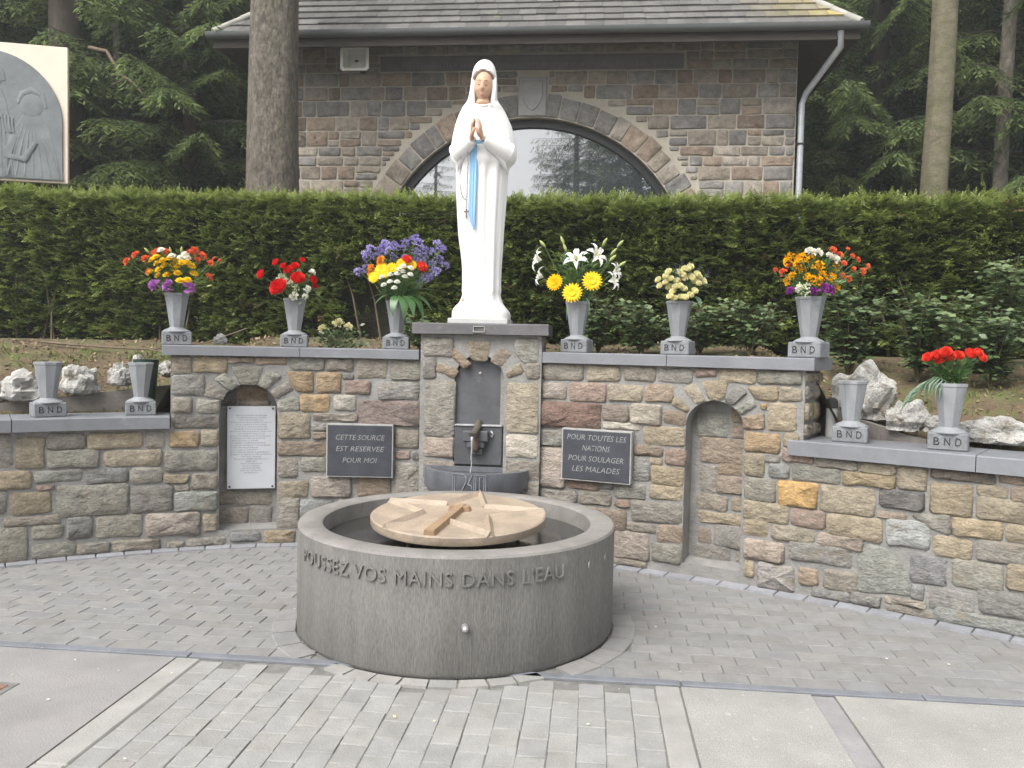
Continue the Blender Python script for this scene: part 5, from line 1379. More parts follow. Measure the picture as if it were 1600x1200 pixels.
# solid core blocking the view, coloured dark for the shade inside the hedge
mb = MB(); rings = []
for x in np.linspace(HX0+.1, HX1-.1, 40):
    y0 = hy(x)+.26; y1 = hy(x)+.80; zt = htop(x)-.10; zb = bank_z(x, y0)-.05
    rings.append([(x, y0, zb), (x, y0, zt), (x, y1, zt), (x, y1, zb)])
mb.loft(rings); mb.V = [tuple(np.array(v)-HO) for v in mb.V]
mb.build('dark_core', mat('hedge_interior', (.022, .021, .012), var=.5, scale=14, bump=1., bscale=30), hedge)
def sprays(C, OUT, tint, ns, L0, seed):
    """yew sprays: C tuft centres, OUT outward direction of each, ns sprays per tuft"""
    g = np.random.default_rng(seed); n = len(C)
    P = np.repeat(C, ns, 0); O = np.repeat(OUT, ns, 0); T = np.repeat(tint, ns); m = len(P)
    D = unit(O*1.0+g.normal(0, .60, (m, 3))*np.array([1, .8, .42])+np.array([0, 0, -.08])); P = P+g.normal(0, .026, (m, 3))
    up = unit(g.normal(0, .22, (m, 3))+np.array([0, -.30, 1.])); S = unit(np.cross(D, up)); L = L0*g.uniform(.6, 1.2, m)
    Q = []; TT = []
    for k in range(5):
        t = .08+.2*k; base = P+D*(L*t)[:, None]+np.array([0, 0, -.10])*(L*t*t)[:, None]
        ll = L*(.42-.05*k)*g.uniform(.8, 1.15, m)
        for sg in (-1, 1):
            d = unit(D*.75+S*sg*.9+np.array([0, 0, -.12])); s_ = unit(np.cross(d, np.cross(D, S)))
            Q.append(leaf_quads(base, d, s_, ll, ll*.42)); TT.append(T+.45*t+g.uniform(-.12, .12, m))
    Q.append(leaf_quads(P+D*(L*.9)[:, None], D, S, L*.33, L*.13)); TT.append(T+.6)
    return np.concatenate(Q), np.clip(np.concatenate(TT), 0, 1)
g = np.random.default_rng(21)
n = 6600
x = g.uniform(HX0, HX1, n); v = g.uniform(0, 1, n)**.92
zt = np.array([htop(a) for a in x]); zb = np.array([bank_z(a, hy(a)) for a in x])+.02; z = zb+(zt-zb)*v
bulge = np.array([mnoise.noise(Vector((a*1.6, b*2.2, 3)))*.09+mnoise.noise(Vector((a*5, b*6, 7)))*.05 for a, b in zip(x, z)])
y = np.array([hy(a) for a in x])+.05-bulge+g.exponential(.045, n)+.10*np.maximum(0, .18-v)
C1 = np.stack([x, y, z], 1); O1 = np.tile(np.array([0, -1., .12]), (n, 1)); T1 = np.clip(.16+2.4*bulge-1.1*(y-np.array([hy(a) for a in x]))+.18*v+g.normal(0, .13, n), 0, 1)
# bare thin patches low down, mostly on the left
thin = np.array([mnoise.noise(Vector((a*1.1, b*1.6, 31))) for a, b in zip(x, z)])+.30*(1-v)*(x < 1)-.1
keep = thin < .36+.3*g.uniform(0, 1, n); C1, O1, T1 = C1[keep], O1[keep], T1[keep]
n = 5200; x = g.uniform(HX0, HX1, n); d = g.uniform(0, .85, n); shoot = np.abs(g.normal(0, .018, n))+.07*(g.uniform(0, 1, n) > .95)*g.uniform(0, 1, n)
z = np.array([htop(a) for a in x])+np.array([.03*mnoise.noise(Vector((a*2., b*2, 5))) for a, b in zip(x, d)])+shoot-.03
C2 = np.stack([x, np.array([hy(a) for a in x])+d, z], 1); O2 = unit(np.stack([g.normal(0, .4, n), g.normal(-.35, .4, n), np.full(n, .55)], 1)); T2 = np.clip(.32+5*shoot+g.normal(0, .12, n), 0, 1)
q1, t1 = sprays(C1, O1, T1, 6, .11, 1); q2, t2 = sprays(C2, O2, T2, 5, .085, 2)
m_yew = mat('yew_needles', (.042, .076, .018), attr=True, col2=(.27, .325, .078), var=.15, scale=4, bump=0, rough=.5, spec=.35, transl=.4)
dry = np.random.default_rng(5).choice(len(C1), 330, replace=False)
dry = np.array([i for i in dry if mnoise.noise(Vector((C1[i][0]*1.3, C1[i][2]*1.8, 50))) > -.05])
q3, t3 = sprays(C1[dry]+np.array([0, -.015, 0]), O1[dry], T1[dry], 4, .10, 3)
obj('dry_sprays', quads_mesh('dry_sprays', q3-HO, t3), mat('dry_yew', (.085, .055, .025), attr=True, col2=(.19, .135, .06), var=.2, bump=0), hedge)['kind'] = 'stuff'
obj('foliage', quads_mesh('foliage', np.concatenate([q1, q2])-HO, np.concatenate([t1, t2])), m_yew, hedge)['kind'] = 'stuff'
# bare stems showing low in the hedge
m_hst = mat('hedge_stem', (.12, .095, .065), var=.3, scale=15)
sm_ = MB(); sr2 = random.Random(77)
for k in range(60):
    x = sr2.uniform(HX0+.2, HX1-.2); y = hy(x)+sr2.uniform(.04, .16); z = bank_z(x, y)-.02; h_ = sr2.uniform(.4, 1.1); l = sr2.uniform(-.25, .25)
    sm_.tube([(x, y, z), (x+l*.4, y+sr2.uniform(-.05, .03), z+h_*.5), (x+l, y+sr2.uniform(-.05, .06), z+h_)], [.013, .009, .004], 5)
sm_.V = [tuple(np.array(v)-HO) for v in sm_.V]
sm_.build('stems', m_hst, hedge)['kind'] = 'stuff'

# ------------------------------------------------------------------ rose bushes and a chrysanthemum on the bank
m_rl = mat('rose_leaf', (.045, .08, .030), attr=True, col2=(.15, .20, .085), var=.2, scale=16, bump=0, rough=.38, spec=.5, transl=.12)
m_rs = mat('rose_cane', (.11, .09, .05), var=.3, scale=15)
def rose_bush(label, x, y, h, w_, nst, seed, leafL=.042, mm=None, blooms=None):
    g = np.random.default_rng(seed); r_ = random.Random(seed); z0 = bank_z(x, y)-.01
    t = thing('rose_bush', label, 'rose bush', (x, y, z0), 0, 'rose bushes below the hedge')
    cn = MB(); P = []; D = []
    for k in range(nst):
        a = r_.uniform(0, 6.28); sp_ = r_.uniform(.1, 1)*w_; hh = h*r_.uniform(.6, 1.05)
        pts = [Vector((math.cos(a)*sp_*q, math.sin(a)*sp_*.6*q, hh*(q**.8))) for q in np.linspace(0, 1, 6)]
        cn.tube(pts, list(np.linspace(.006, .002, 6)), 4)
        for q in np.linspace(.18, 1., int(8+10*hh/.5)):
            i = min(4, int(q*5)); f = q*5-i; c = pts[i].lerp(pts[i+1], f)
            az = r_.uniform(0, 6.28); rd = np.array([math.cos(az), math.sin(az), r_.uniform(-.2, .35)])
            # compound leaf: five leaflets along a short stalk
            for u, s_ in ((.35, -1), (.35, 1), (.7, -1), (.7, 1), (1., 0)):
                b = np.array(c)+rd*.075*u; sd_ = np.cross(rd, [0, 0, 1.]); P.append(b); D.append(rd*(.4 if s_ else 1)+sd_*s_*.9+np.array([0, 0, r_.uniform(-.35, .2)]))
    P = np.array(P); D = unit(np.array(D)); n = len(P); N_ = unit(g.normal(0, .35, (n, 3))+np.array([0, -.3, 1.])); S = unit(np.cross(D, N_)); L = leafL*g.uniform(.7, 1.25, n)
    a_, b_ = leaf_quads(P, D, S, L, L*.68, .5), None
    cn.build('canes', m_rs, t)
    obj('foliage', quads_mesh('foliage', a_, np.clip(g.normal(.45, .25, n)+.25*(P[:, 2]/h-.5), 0, 1)), mm or m_rl, t)
    return t
for i, (x, y, h_, w_, ns_, lab) in enumerate([
    (.78, 6.55, .46, .24, 11, 'rose bush directly behind the vase of white lilies'),
    (1.10, 6.40, .40, .26, 12, 'low rose bush between the lilies and the cream flowers'),
    (1.52, 6.25, .40, .26, 12, 'low rose bush right of the vase of cream flowers'),
    (1.86, 6.10, .44, .26, 12, 'rose bush just left of the vase of yellow and violet flowers'),
    (2.62, 6.35, .75, .30, 14, 'tall dark rose bush above the largest white rock'),
    (3.0, 6.05, .62, .32, 16, 'rose bush behind the bouquet of red orange flowers'),
    (3.35, 5.75, .58, .30, 16, 'rose bush at the right edge above the long white rock'),
    (3.62, 6.2, .78, .3, 14, 'tallest rose bush at the far right against the hedge'),
    (3.75, 5.55, .45, .25, 12, 'low rose bush cut by the right picture edge'),
    (-.62, 6.5, .30, .15, 6, 'small rose plant behind the vase of purple statice')]):
    rose_bush(lab, x, y, h_, w_, ns_, 300+i, .045 if i < 4 else .055)
x, y = -1.20, 6.24; t = thing('chrysanthemum_plant', 'low leafy plant with three creamy white blooms behind the red roses', 'flower plant', (x, y, bank_z(x, y)))
gq = np.random.default_rng(9); n = 420; P = gq.normal(0, 1, (n, 3))*np.array([.07, .05, .05])+np.array([0, 0, .08]); P[:, 2] = np.abs(P[:, 2]); D = unit(P*np.array([1, 1, .4])+gq.normal(0, .05, (n, 3))); S = unit(np.cross(D, gq.normal(0, 1, (n, 3)))); L = gq.uniform(.025, .05, n)
obj('foliage', quads_mesh('foliage', leaf_quads(P, D, S, L, L*.5), gq.uniform(0, 1, n)), m_rl, t)
for xx, zz, s_ in ((-.105, .165, .085), (.01, .205, .10), (.085, .185, .08)):
    o = bpy.data.objects.new('bloom', FM['carn'][0]); link(o, t); o.location = (xx, -.06, zz); o.scale = (s_,)*3; o.rotation_euler = (rad(35), 0, xx*9)
    o.material_slots[0].link = 'OBJECT'; o.material_slots[0].material = FC['cream']
    MB().tube([(xx*.3, 0, 0), (xx*.8, -.03, zz*.6), (xx, -.055, zz)], .003, 4).build('stem', m_stem, t)
# ------------------------------------------------------------------ stone house behind the hedge
BYF = 12.0; BXL, BXR = -3.92, 3.46; BZ0, BZT = 1.3, 5.86
AXC, AZC, ARR = -.205, 2.44, 2.30                                 # arch centre and radius
house = thing('stone_house', 'stone house with slate hipped roof and wide arched window', 'house', (-.2, BYF, BZ0)); BO = (-.2, BYF, BZ0)
def hb(mb, name, m, **k): return shift(mb, BO).build(name, m, house, **k)
m_hst2 = mat('house_sandstone', (.3, .26, .2), objcol=True, var=.34, scale=8, bump=1.2, bscale=16, fine=.16, rough=.9, stains=(5., .60, .72, (.27, .215, .17)))
m_hmort = mat('buff_mortar', (.37, .335, .28), var=.15, scale=6, bump=.4, bscale=40, rough=.95)
core = MB(); xs = sorted(set([BXL, BXR]+[AXC+ARR*math.cos(t) for t in np.linspace(0, math.pi, 49)]))
for x0, x1 in zip(xs, xs[1:]):
    xm = (x0+x1)/2
    if abs(xm-AXC) < ARR:
        za_ = lambda x: AZC+math.sqrt(max(0, ARR**2-(x-AXC)**2))
        core.add([(x0, BYF, za_(x0)), (x1, BYF, za_(x1)), (x1, BYF, BZT), (x0, BYF, BZT)], [(0, 1, 2, 3)])
        core.add([(x0, BYF, za_(x0)), (x0, BYF+.35, za_(x0)), (x1, BYF+.35, za_(x1)), (x1, BYF, za_(x1))], [(0, 1, 2, 3)])
    else: core.add([(x0, BYF, BZ0), (x1, BYF, BZ0), (x1, BYF, BZT), (x0, BYF, BZT)], [(0, 1, 2, 3)])
core.add([(BXR, BYF, BZ0), (BXR, BYF+6, BZ0), (BXR, BYF+6, BZT), (BXR, BYF, BZT)], [(0, 1, 2, 3)])
core.add([(BXL, BYF, BZ0), (BXL, BYF+6, BZ0), (BXL, BYF+6, BZT), (BXL, BYF, BZT)], [(3, 2, 1, 0)])
core.add([(BXL, BYF+6, BZ0), (BXR, BYF+6, BZ0), (BXR, BYF+6, BZT), (BXL, BYF+6, BZT)], [(3, 2, 1, 0)])
for s_ in (-1, 1): core.add([(AXC+s_*ARR, BYF, BZ0), (AXC+s_*ARR, BYF+.35, BZ0), (AXC+s_*ARR, BYF+.35, AZC), (AXC+s_*ARR, BYF, AZC)], [(0, 1, 2, 3)])
hb(core, 'mortar', m_hmort)
HC = [(.235, .205, .168), (.20, .19, .175), (.25, .215, .172), (.25, .198, .15), (.222, .21, .195), (.29, .258, .218), (.22, .172, .135), (.185, .175, .165)]
hr = random.Random(15)
def htone():
    b = hr.choice(HC); k = hr.uniform(.85, 1.15); return (b[0]*k, b[1]*k, b[2]*k, 1)
hmap = lambda x, z, o_: Vector((x, BYF-o_, z))
nst = 0
# arch stones
VT = .36; a = 0.; keyw = .19/ARR; k_ = 0
angs = []
a = math.pi/2+keyw
while a < math.pi*.965: st_ = hr.uniform(.16, .27)/ARR; angs.append((a, a+st_)); a += st_
a = math.pi/2-keyw
while a > math.pi*.035: st_ = hr.uniform(.16, .27)/ARR; angs.append((a-st_, a)); a -= st_
for a0, a1 in angs:
    g_ = .008/ARR; R1 = ARR+hr.uniform(.29, .34)
    P = [(AXC+r_*math.cos(q), AZC+r_*math.sin(q)) for r_, q in ((ARR+.012, a1-g_), (ARR+.012, a0+g_), (R1, a0+g_), (R1, a1-g_))]
    if sum(P[i][0]*P[(i+1) % 4][1]-P[(i+1) % 4][0]*P[i][1] for i in range(4)) < 0: P = P[::-1]
    me, ctr = stone_mesh(P, hmap, hr, h=.02, step=.2, jit=.006); padd('stone', me, m_hst2, house, BO, ctr, htone()); nst += 1
# keystone with a shield
KZ0, KZ1 = 4.755, 5.30
kb = MB().box((AXC-.20, BYF-.035, KZ0), (AXC+.20, BYF+.05, KZ1), .01); ks = hb(kb, 'keystone', mat('pale_keystone', (.27, .265, .26), var=.12, scale=8, bump=.2))
sh = [(-.145, 5.24), (.145, 5.24), (.145, 5.02), (.11, 4.93), (.06, 4.86), (0, 4.82), (-.06, 4.86), (-.11, 4.93), (-.145, 5.02)]
mb = MB(); n_ = len(sh)
mb.add([(AXC+x, BYF-.033, z) for x, z in sh]+[(AXC+x*.95, BYF-.050, 5.03+(z-5.03)*.95) for x, z in sh], [tuple(range(n_, 2*n_))[::-1]]+[(i, (i+1) % n_, n_+(i+1) % n_, n_+i) for i in range(n_)])
s_o = hb(mb, 'shield', MATS['pale_keystone'])
# dark inscribed band
hb(MB().box((-2.42, BYF-.03, 5.405), (1.90, BYF+.02, 5.61), .006), 'inscribed_band', mat('dark_band_stone', (.135, .132, .13), var=.2, scale=5, bump=.2))
tk = MB(); rr_ = random.Random(4); x = -2.2
while x < 1.75:
    if rr_.random() > .18: z = 5.44; tk.box((x, BYF-.0315, z), (x+.012, BYF-.029, z+rr_.uniform(.05, .085)))
    if rr_.random() > .55: tk.box((x, BYF-.0316, 5.475), (x+.04, BYF-.029, 5.485))
    x += rr_.uniform(.035, .07)
hb(tk, 'worn_inscription', mat('worn_inscription', (.19, .188, .185), var=.2, bump=0))
# coursed rubble over the rest of the front
z = 2.55; 
def blocked(x0, x1, z0, z1):
    if x1 > -2.44 and x0 < 1.92 and z1 > 5.40 and z0 < 5.615: return True
    if x1 > AXC-.215 and x0 < AXC+.215 and z1 > KZ0-.03 and z0 < KZ1+.015: return True
    dx = 0 if x0 < AXC < x1 else min(abs(x0-AXC), abs(x1-AXC)); dz = max(0, z0-AZC)
    if math.hypot(dx, dz) < ARR+.35: return True
    return False
rows_ = []
while z < BZT-.06:
    h_ = hr.choice([.14, .17, .20, .23, .27]); 
    if z < 5.39 and z+h_ > 5.24: h_ = 5.39-z
    rows_.append((z, min(h_, BZT-z))); z += h_
for z, h_ in rows_:
    x = BXL+.012
    while x < BXR-.05:
        L = min(hr.uniform(.16, .52), BXR-.008-x)
        if BXR-.008-(x+L) < .12: L = BXR-.008-x
        segs = [(x, x+L, z, z+h_)]
        if h_ > .2 and hr.random() < .4:
            zz = z+h_*hr.uniform(.4, .6); segs = [(x, x+L, z, zz), (x, x+L, zz, z+h_)]
        fin = []
        for sx0, sx1, sz0, sz1 in segs:
            if not blocked(sx0+.01, sx1-.01, sz0, sz1): fin.append((sx0, sx1, sz0, sz1)); continue
            zm = (sz0+sz1)/2
            for zz0, zz1 in ((sz0, zm), (zm, sz1)) if sz1-sz0 > .13 else ((sz0, sz1),): fin.append((sx0, sx1, zz0, zz1))
        for sx0, sx1, sz0, sz1 in fin:
            x0, x1 = sx0+.010, sx1-.010
            if x1-x0 < .05: continue
            ok = not blocked(x0, x1, sz0, sz1)
            if not ok:
                for f in (.9, .8, .7, .6, .5, .4, .3, .2):
                    w_ = (x1-x0)*f
                    if not blocked(x0, x0+w_, sz0, sz1): x1 = x0+w_; ok = True; break
                    if not blocked(x1-w_, x1, sz0, sz1): x0 = x1-w_; ok = True; break
            if ok and x1-x0 > .045 and nst < 298 and not (sz1 < 3.35):
                me, ctr = stone_mesh([(x0, sz0+.009), (x1, sz0+.009), (x1, sz1-.009), (x0, sz1-.009)], hmap, hr, h=.018, step=.2, jit=.007)
                padd('stone', me, m_hst2, house, BO, ctr, htone()); nst += 1
        x += L
print('house stones', nst)
# stones low down, hidden by the hedge, as one piece
lw = MB()
z = 1.35
while z < 3.3:
    x = BXL+.01
    while x < BXR-.2:
        L = hr.uniform(.25, .5)
        if not blocked(x, x+L, max(z, AZC), z+.2) and not (x+L > AXC-ARR-.05 and x < AXC+ARR+.05 and z < AZC): lw.box((x+.01, BYF-.015, z+.01), (min(x+L, BXR)-.01, BYF+.01, z+.19))
        x += L
    z += .2
o = hb(lw, 'low_stones', m_hst2); o.color = (.24, .21, .17, 1); o['kind'] = 'stuff'
# window in the arch: frame ring, bars, panes
m_frame = mat('dark_window_frame', (.022, .022, .024), var=.1, bump=.05, rough=.5)
an = np.linspace(0, math.pi, 49)
def ringbar(R0, R1, y0, y1):
    mb = MB(); mb.loft([[(AXC+r_*math.cos(t), y, AZC+r_*math.sin(t)) for r_, y in ((R0, y0), (R1, y0), (R1, y1), (R0, y1))] for t in an]); return mb
wi = hb(ringbar(ARR-.11, ARR-.004, BYF+.10, BYF+.22), 'window_frame', m_frame)
mb = MB()
mb.box((AXC-ARR+.05, BYF+.11, AZC-.05), (AXC+ARR-.05, BYF+.2, AZC+.02)); hb(mb, 'transom', m_frame)
for x in (AXC-.02,): pass
m_gl = mat('window_glass', (.03, .035, .04), rough=.015, var=0, bump=0, spec=1.0, metal=0., coat=1.)
g_ = m_gl.node_tree.nodes['Principled BSDF']; g_.inputs['IOR'].default_value = 2.1
pts = [(AXC+(ARR-.1)*math.cos(t), BYF+.16, AZC+(ARR-.1)*math.sin(t)) for t in an]; gm = MB(); gm.add(pts, [tuple(range(len(pts)))[::-1]]); gm.add([(p[0], p[1]+.012, p[2]) for p in pts], [tuple(range(len(pts)))])
gm.add([(AXC-ARR+.05, BYF+.16, BZ0), (AXC+ARR-.05, BYF+.16, BZ0), (AXC+ARR-.05, BYF+.16, AZC-.04), (AXC-ARR+.05, BYF+.16, AZC-.04)], [(0, 1, 2, 3)])
hb(gm, 'window_pane', m_gl)
# dark room behind the glass
hb(MB().box((BXL+.3, BYF+.5, BZ0), (BXR-.3, BYF+5.5, BZT-.1)), 'room', mat('dark_room', (.03, .03, .03), var=.1, bump=0))
# eaves: sloping soffit, fascia, gutter
EX0, EX1, EY = -4.52, 4.02, 11.15; EZ = 5.49
m_wood = mat('dark_eaves_wood', (.06, .05, .042), var=.3, scale=8, bump=.3, stretch=(.3, 3, 3))
pl_n = 0
for k in range(6):                                                # soffit boards
    y0 = EY+.03+(BYF-EY)*k/6; y1 = EY+.03+(BYF-EY)*(k+1)/6-.012; z0 = EZ+.35*k/6; z1 = EZ+.35*(k+1)/6
    mb = MB().loft([[(x, y0, z0), (x, y1, z1), (x, y1, z1+.025), (x, y0, z0+.025)] for x in (EX0+.05, EX1-.05)]); hb(mb, 'soffit_board', m_wood)
for s_, xe in ((1, BXR), (-1, BXL)):                              # side soffits
    xo = EX1 if s_ > 0 else EX0
    mb = MB().loft([[(xe, y, EZ+.26), (xo, y, EZ+.01), (xo, y, EZ+.04), (xe, y, EZ+.29)] for y in (EY+.1, BYF+6.5)]); hb(mb, 'side_soffit', m_wood)
hb(MB().box((EX0, EY-.03, EZ-.03), (EX1, EY+.025, EZ+.14)), 'fascia', m_wood)
hb(MB().box((EX1-.03, EY+.03, EZ-.02), (EX1, BYF+6.6, EZ+.13)), 'fascia', m_wood); hb(MB().box((EX0, EY+.03, EZ-.02), (EX0+.03, BYF+6.6, EZ+.13)), 'fascia', m_wood)
m_gut = mat('zinc_gutter', (.115, .122, .12), var=.15, scale=3, bump=.06, rough=.45, metal=.35, stretch=(.4, 1, 4))
gy = EY-.095; mb = MB(); prof_ = [(gy+.065*math.cos(t), EZ+.15+.085*math.sin(t)) for t in np.linspace(math.pi, 2*math.pi, 10)]+[(gy+.058*math.cos(t), EZ+.15+.077*math.sin(t)) for t in np.linspace(2*math.pi, math.pi, 10)]
mb.loft([[(x, y, z) for y, z in prof_] for x in np.linspace(EX0-.08, EX1+.08, 12)]); hb(mb, 'gutter', m_gut, smooth=True, sharp=40)
x = EX0+.3
while x < EX1: hb(MB().box((x, gy-.068, EZ+.145), (x+.03, gy+.07, EZ+.158)), 'gutter_bracket', m_gut); x += .62
m_dp = mat('zinc_downpipe', (.40, .42, .45), var=.12, scale=6, bump=.04, rough=.4, metal=.3)
hb(MB().tube([(EX1-.25, gy+.05, EZ+.08), (EX1-.22, gy+.12, EZ-.1), (BXR+.10, BYF-.10, 5.02), (BXR+.055, BYF-.075, 4.88), (BXR+.055, BYF-.075, BZ0)], [.042, .042, .042, .042, .042], 12), 'downpipe', m_dp, smooth=True, sharp=60)
hb(MB().box((BXR+.005, BYF-.122, 4.32), (BXR+.105, BYF-.028, 4.345)), 'pipe_clamp', m_frame)
# roof: front slope in slates, hips
SL = rad(44); c_, s__ = math.cos(SL), math.sin(SL); RZ = EZ+.16; RY = EY-.05; ex = .2; RH = 3.4/c_
m_slate_r = mat('roof_slate', (.3, .3, .3), objcol=True, var=.2, scale=6, bump=.3, bscale=40, fine=.16, rough=.85, spec=.2, stains=(2.6, .66, .78, (.22, .20, .11)))
def hipx(v): return v*c_*1.0                                       # hip cuts in as the roof rises
def rp_(x, v, o_=0.): return Vector((x, RY+v*c_-o_*s__, RZ+v*s__+o_*c_))
deck = MB(); vm = RH
deck.add([rp_(EX0, 0), rp_(EX1, 0), rp_(EX1-hipx(vm), vm), rp_(EX0+hipx(vm), vm)], [(0, 1, 2, 3)])
yb_ = RY+2*vm*c_
deck.add([(EX1, RY, RZ), (EX1, yb_, RZ), rp_(EX1-hipx(vm), vm)], [(0, 1, 2)]); deck.add([(EX0, RY, RZ), (EX0, yb_, RZ), rp_(EX0+hipx(vm), vm)], [(2, 1, 0)])
deck.add([(EX0, yb_, RZ), (EX1, yb_, RZ), rp_(EX1-hipx(vm), vm), rp_(EX0+hipx(vm), vm)], [(3, 2, 1, 0)])
rf = hb(deck, 'roof', mat('roof_deck', (.12, .12, .12), var=.3, scale=5, bump=.3))
slr = random.Random(8); stuff_ = MB(); row = 0; v = -.02; cnt = 0
while v < vm-.1:
    x = EX0+hipx(v)+(0 if row % 2 else .14)
    while x < EX1-hipx(v)-.05:
        w_ = slr.uniform(.22, .32); x1 = min(x+w_-.006, EX1-hipx(v)-.02)
        if x1-x > .06:
            t0, t1 = .034+slr.uniform(0, .008), .010
            jit_ = slr.uniform(-.008, .008)
            q = [rp_(x, v+jit_, t0), rp_(x1, v+jit_, t0), rp_(min(x1, EX1-hipx(v+.24)), v+.24, t1), rp_(x, v+.24, t1)]
            q += [rp_(x, v+jit_, t0-.026), rp_(x1, v+jit_, t0-.026)]
            if row < 8 and cnt < 290:
                ctr = sum((Vector(p) for p in q), Vector())/6
                o = obj('slate', mesh_from('slate', [p-ctr for p in q], [(0, 1, 2, 3), (4, 5, 1, 0)]), m_slate_r, rf, ctr-Vector(BO)); cnt += 1
                k = slr.uniform(.8, 1.2); moss = max(0, 1-((EX1-x)/1.6))*slr.uniform(.3, 1.)*(row > 0) if x > 1.5 else 0
                b = (.118*k, .114*k, .108*k); o.color = (b[0]*(1-moss)+.40*moss, b[1]*(1-moss)+.33*moss, b[2]*(1-moss)+.12*moss, 1)
            else: stuff_.add(q, [(0, 1, 2, 3), (4, 5, 1, 0)])
        x += w_
    v += ex; row += 1
o = hb(stuff_, 'upper_slates', m_slate_r); o.color = (.118, .114, .108, 1); o['kind'] = 'stuff'
for s_, xe in ((1, EX1), (-1, EX0)):                               # hip cappings
    n_ = 12
    for k in range(n_):
        a, b = vm*k/n_, vm*(k+1)/n_+.03
        p, q = rp_(xe-s_*hipx(a), a, .02), rp_(xe-s_*hipx(b), b, .018)
        hb(MB().tube([p, q], [.05, .045], 8), 'hip_capping', mat('hip_zinc', (.30, .29, .26), var=.2, scale=6, bump=.1), smooth=True, sharp=50)
# loudspeaker
t = thing('loudspeaker', 'square white horn loudspeaker under the eaves of the stone house', 'loudspeaker', (-2.66, BYF-.30, 5.42))
m_ls = mat('cream_plastic', (.74, .73, .68), var=.08, scale=8, bump=.03, rough=.5)
rg = []
for hw_, y in ((.12, -.0), (.2, -.20), (.205, -.22), (.195, -.235), (.165, -.225), (.125, -.12), (.12, -.11)):
    c = hw_*.16; hh = hw_*.82
    rg.append([(sx*hw_-(sx*c if k else 0), y, sz*hh-(0 if k else sz*c)) for sx, sz, k in ((1, 1, 0), (1, 1, 1), (-1, 1, 1), (-1, 1, 0), (-1, -1, 0), (-1, -1, 1), (1, -1, 1), (1, -1, 0))])
MB().loft(rg[:5], cap1=False).build('housing', m_ls, t); MB().loft(rg[4:], cap0=False).build('horn', mat('grey_plastic', (.55, .55, .51), var=.08, scale=8, bump=.03, rough=.5), t)
MB().box((-.025, -.125, -.012), (.025, -.108, .012)).build('throat', m_frame, t); MB().box((-.04, -.02, -.05), (.04, .26, .05)).build('bracket', m_frame, t)
# ------------------------------------------------------------------ spruces
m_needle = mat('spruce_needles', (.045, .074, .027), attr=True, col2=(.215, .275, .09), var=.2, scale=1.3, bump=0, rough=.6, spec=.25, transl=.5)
m_bark = mat('spruce_bark', (.125, .108, .09), var=.45, scale=16, bump=3., bscale=12, fine=.35, rough=.95, col2=(.105, .095, .072), stretch=(1, 1, .45))
m_bark2 = mat('pale_smooth_bark', (.125, .11, .075), var=.22, scale=6, bump=.8, bscale=18, fine=.22, rough=.9, stretch=(1, 1, 1.6), col2=(.10, .095, .055))
m_bark3 = mat('dark_bark', (.06, .05, .04), var=.3, scale=8, bump=1., bscale=14, rough=.95, stretch=(1, 1, .45))
def spruce_crown(seed, H, z0, Lmax, dens=1., droop=.16):
    g = np.random.default_rng(seed); r_ = random.Random(seed); Q = []; T = []; limbs = MB()
    z = z0
    while z < H-.3:
        f = (z-z0)/(H-z0); L = Lmax*(1-f)**.85*(.55+.45*min(1, (z-z0+.6)/1.5))+.2; coarse = 1. if z < 8 else .5
        nb_ = 5 if z < 9 else 4; a0 = r_.uniform(0, 6.28)
        for k in range(nb_):
            a = a0+6.283*k/nb_+r_.uniform(-.35, .35); l = L*r_.uniform(.7, 1.12); zz = z+r_.uniform(-.15, .15); dr = droop*r_.uniform(.7, 1.4)
            rd = np.array([math.cos(a), math.sin(a), 0]); sd_ = np.array([-math.sin(a), math.cos(a), 0])
            def bp(t): t = np.asarray(t); return rd*(l*t)[..., None]+np.array([0, 0, 1.])*(zz+.10*l*t-dr*(l*t)**2*.55+.06*l*t**4)[..., None]
            limbs.tube([bp(np.array(t)) for t in (0., .35, .7, 1.)], [.028*l/2.5+.006, .018*l/2.5+.004, .01, .004], 4, False)
            nbr = max(4, int(l/.11*coarse*dens)); tt = np.linspace(.16, 1., nbr)
            for t in tt:
                p0 = bp(np.array(t)); bl_ = (.16+.42*(1-abs(t-.45)*1.2))*min(1., l/2.)*r_.uniform(.7, 1.15)
                for sg in ((-1, 1) if t < .97 else (0,)):
                    d = sd_*sg*.8+rd*.55+np.array([0, 0, -.42-r_.uniform(0, .5)]); d /= np.linalg.norm(d)
                    m = max(3, int(bl_/.06)); u = (np.arange(m)+.5)/m
                    P = p0+d*(bl_*u)[:, None]+np.array([0, 0, -.20])*(bl_*u*u)[:, None]
                    for s2 in (-1, 1):
                        D = unit(np.tile(d, (m, 1))*.7+np.cross(d, [0, 0, 1.])*s2*.75+g.normal(0, .22, (m, 3))+np.array([0, 0, -.12])); S = unit(np.cross(D, g.normal(0, .5, (m, 3))+np.array([0, 0, 1.])))
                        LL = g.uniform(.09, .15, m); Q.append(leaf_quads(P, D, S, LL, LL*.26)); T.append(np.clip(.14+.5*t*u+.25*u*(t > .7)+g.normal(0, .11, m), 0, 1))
        z += .30 if z < 9 else .5
    return quads_mesh('crown', np.concatenate(Q), np.concatenate(T)), limbs.mesh('limbs')
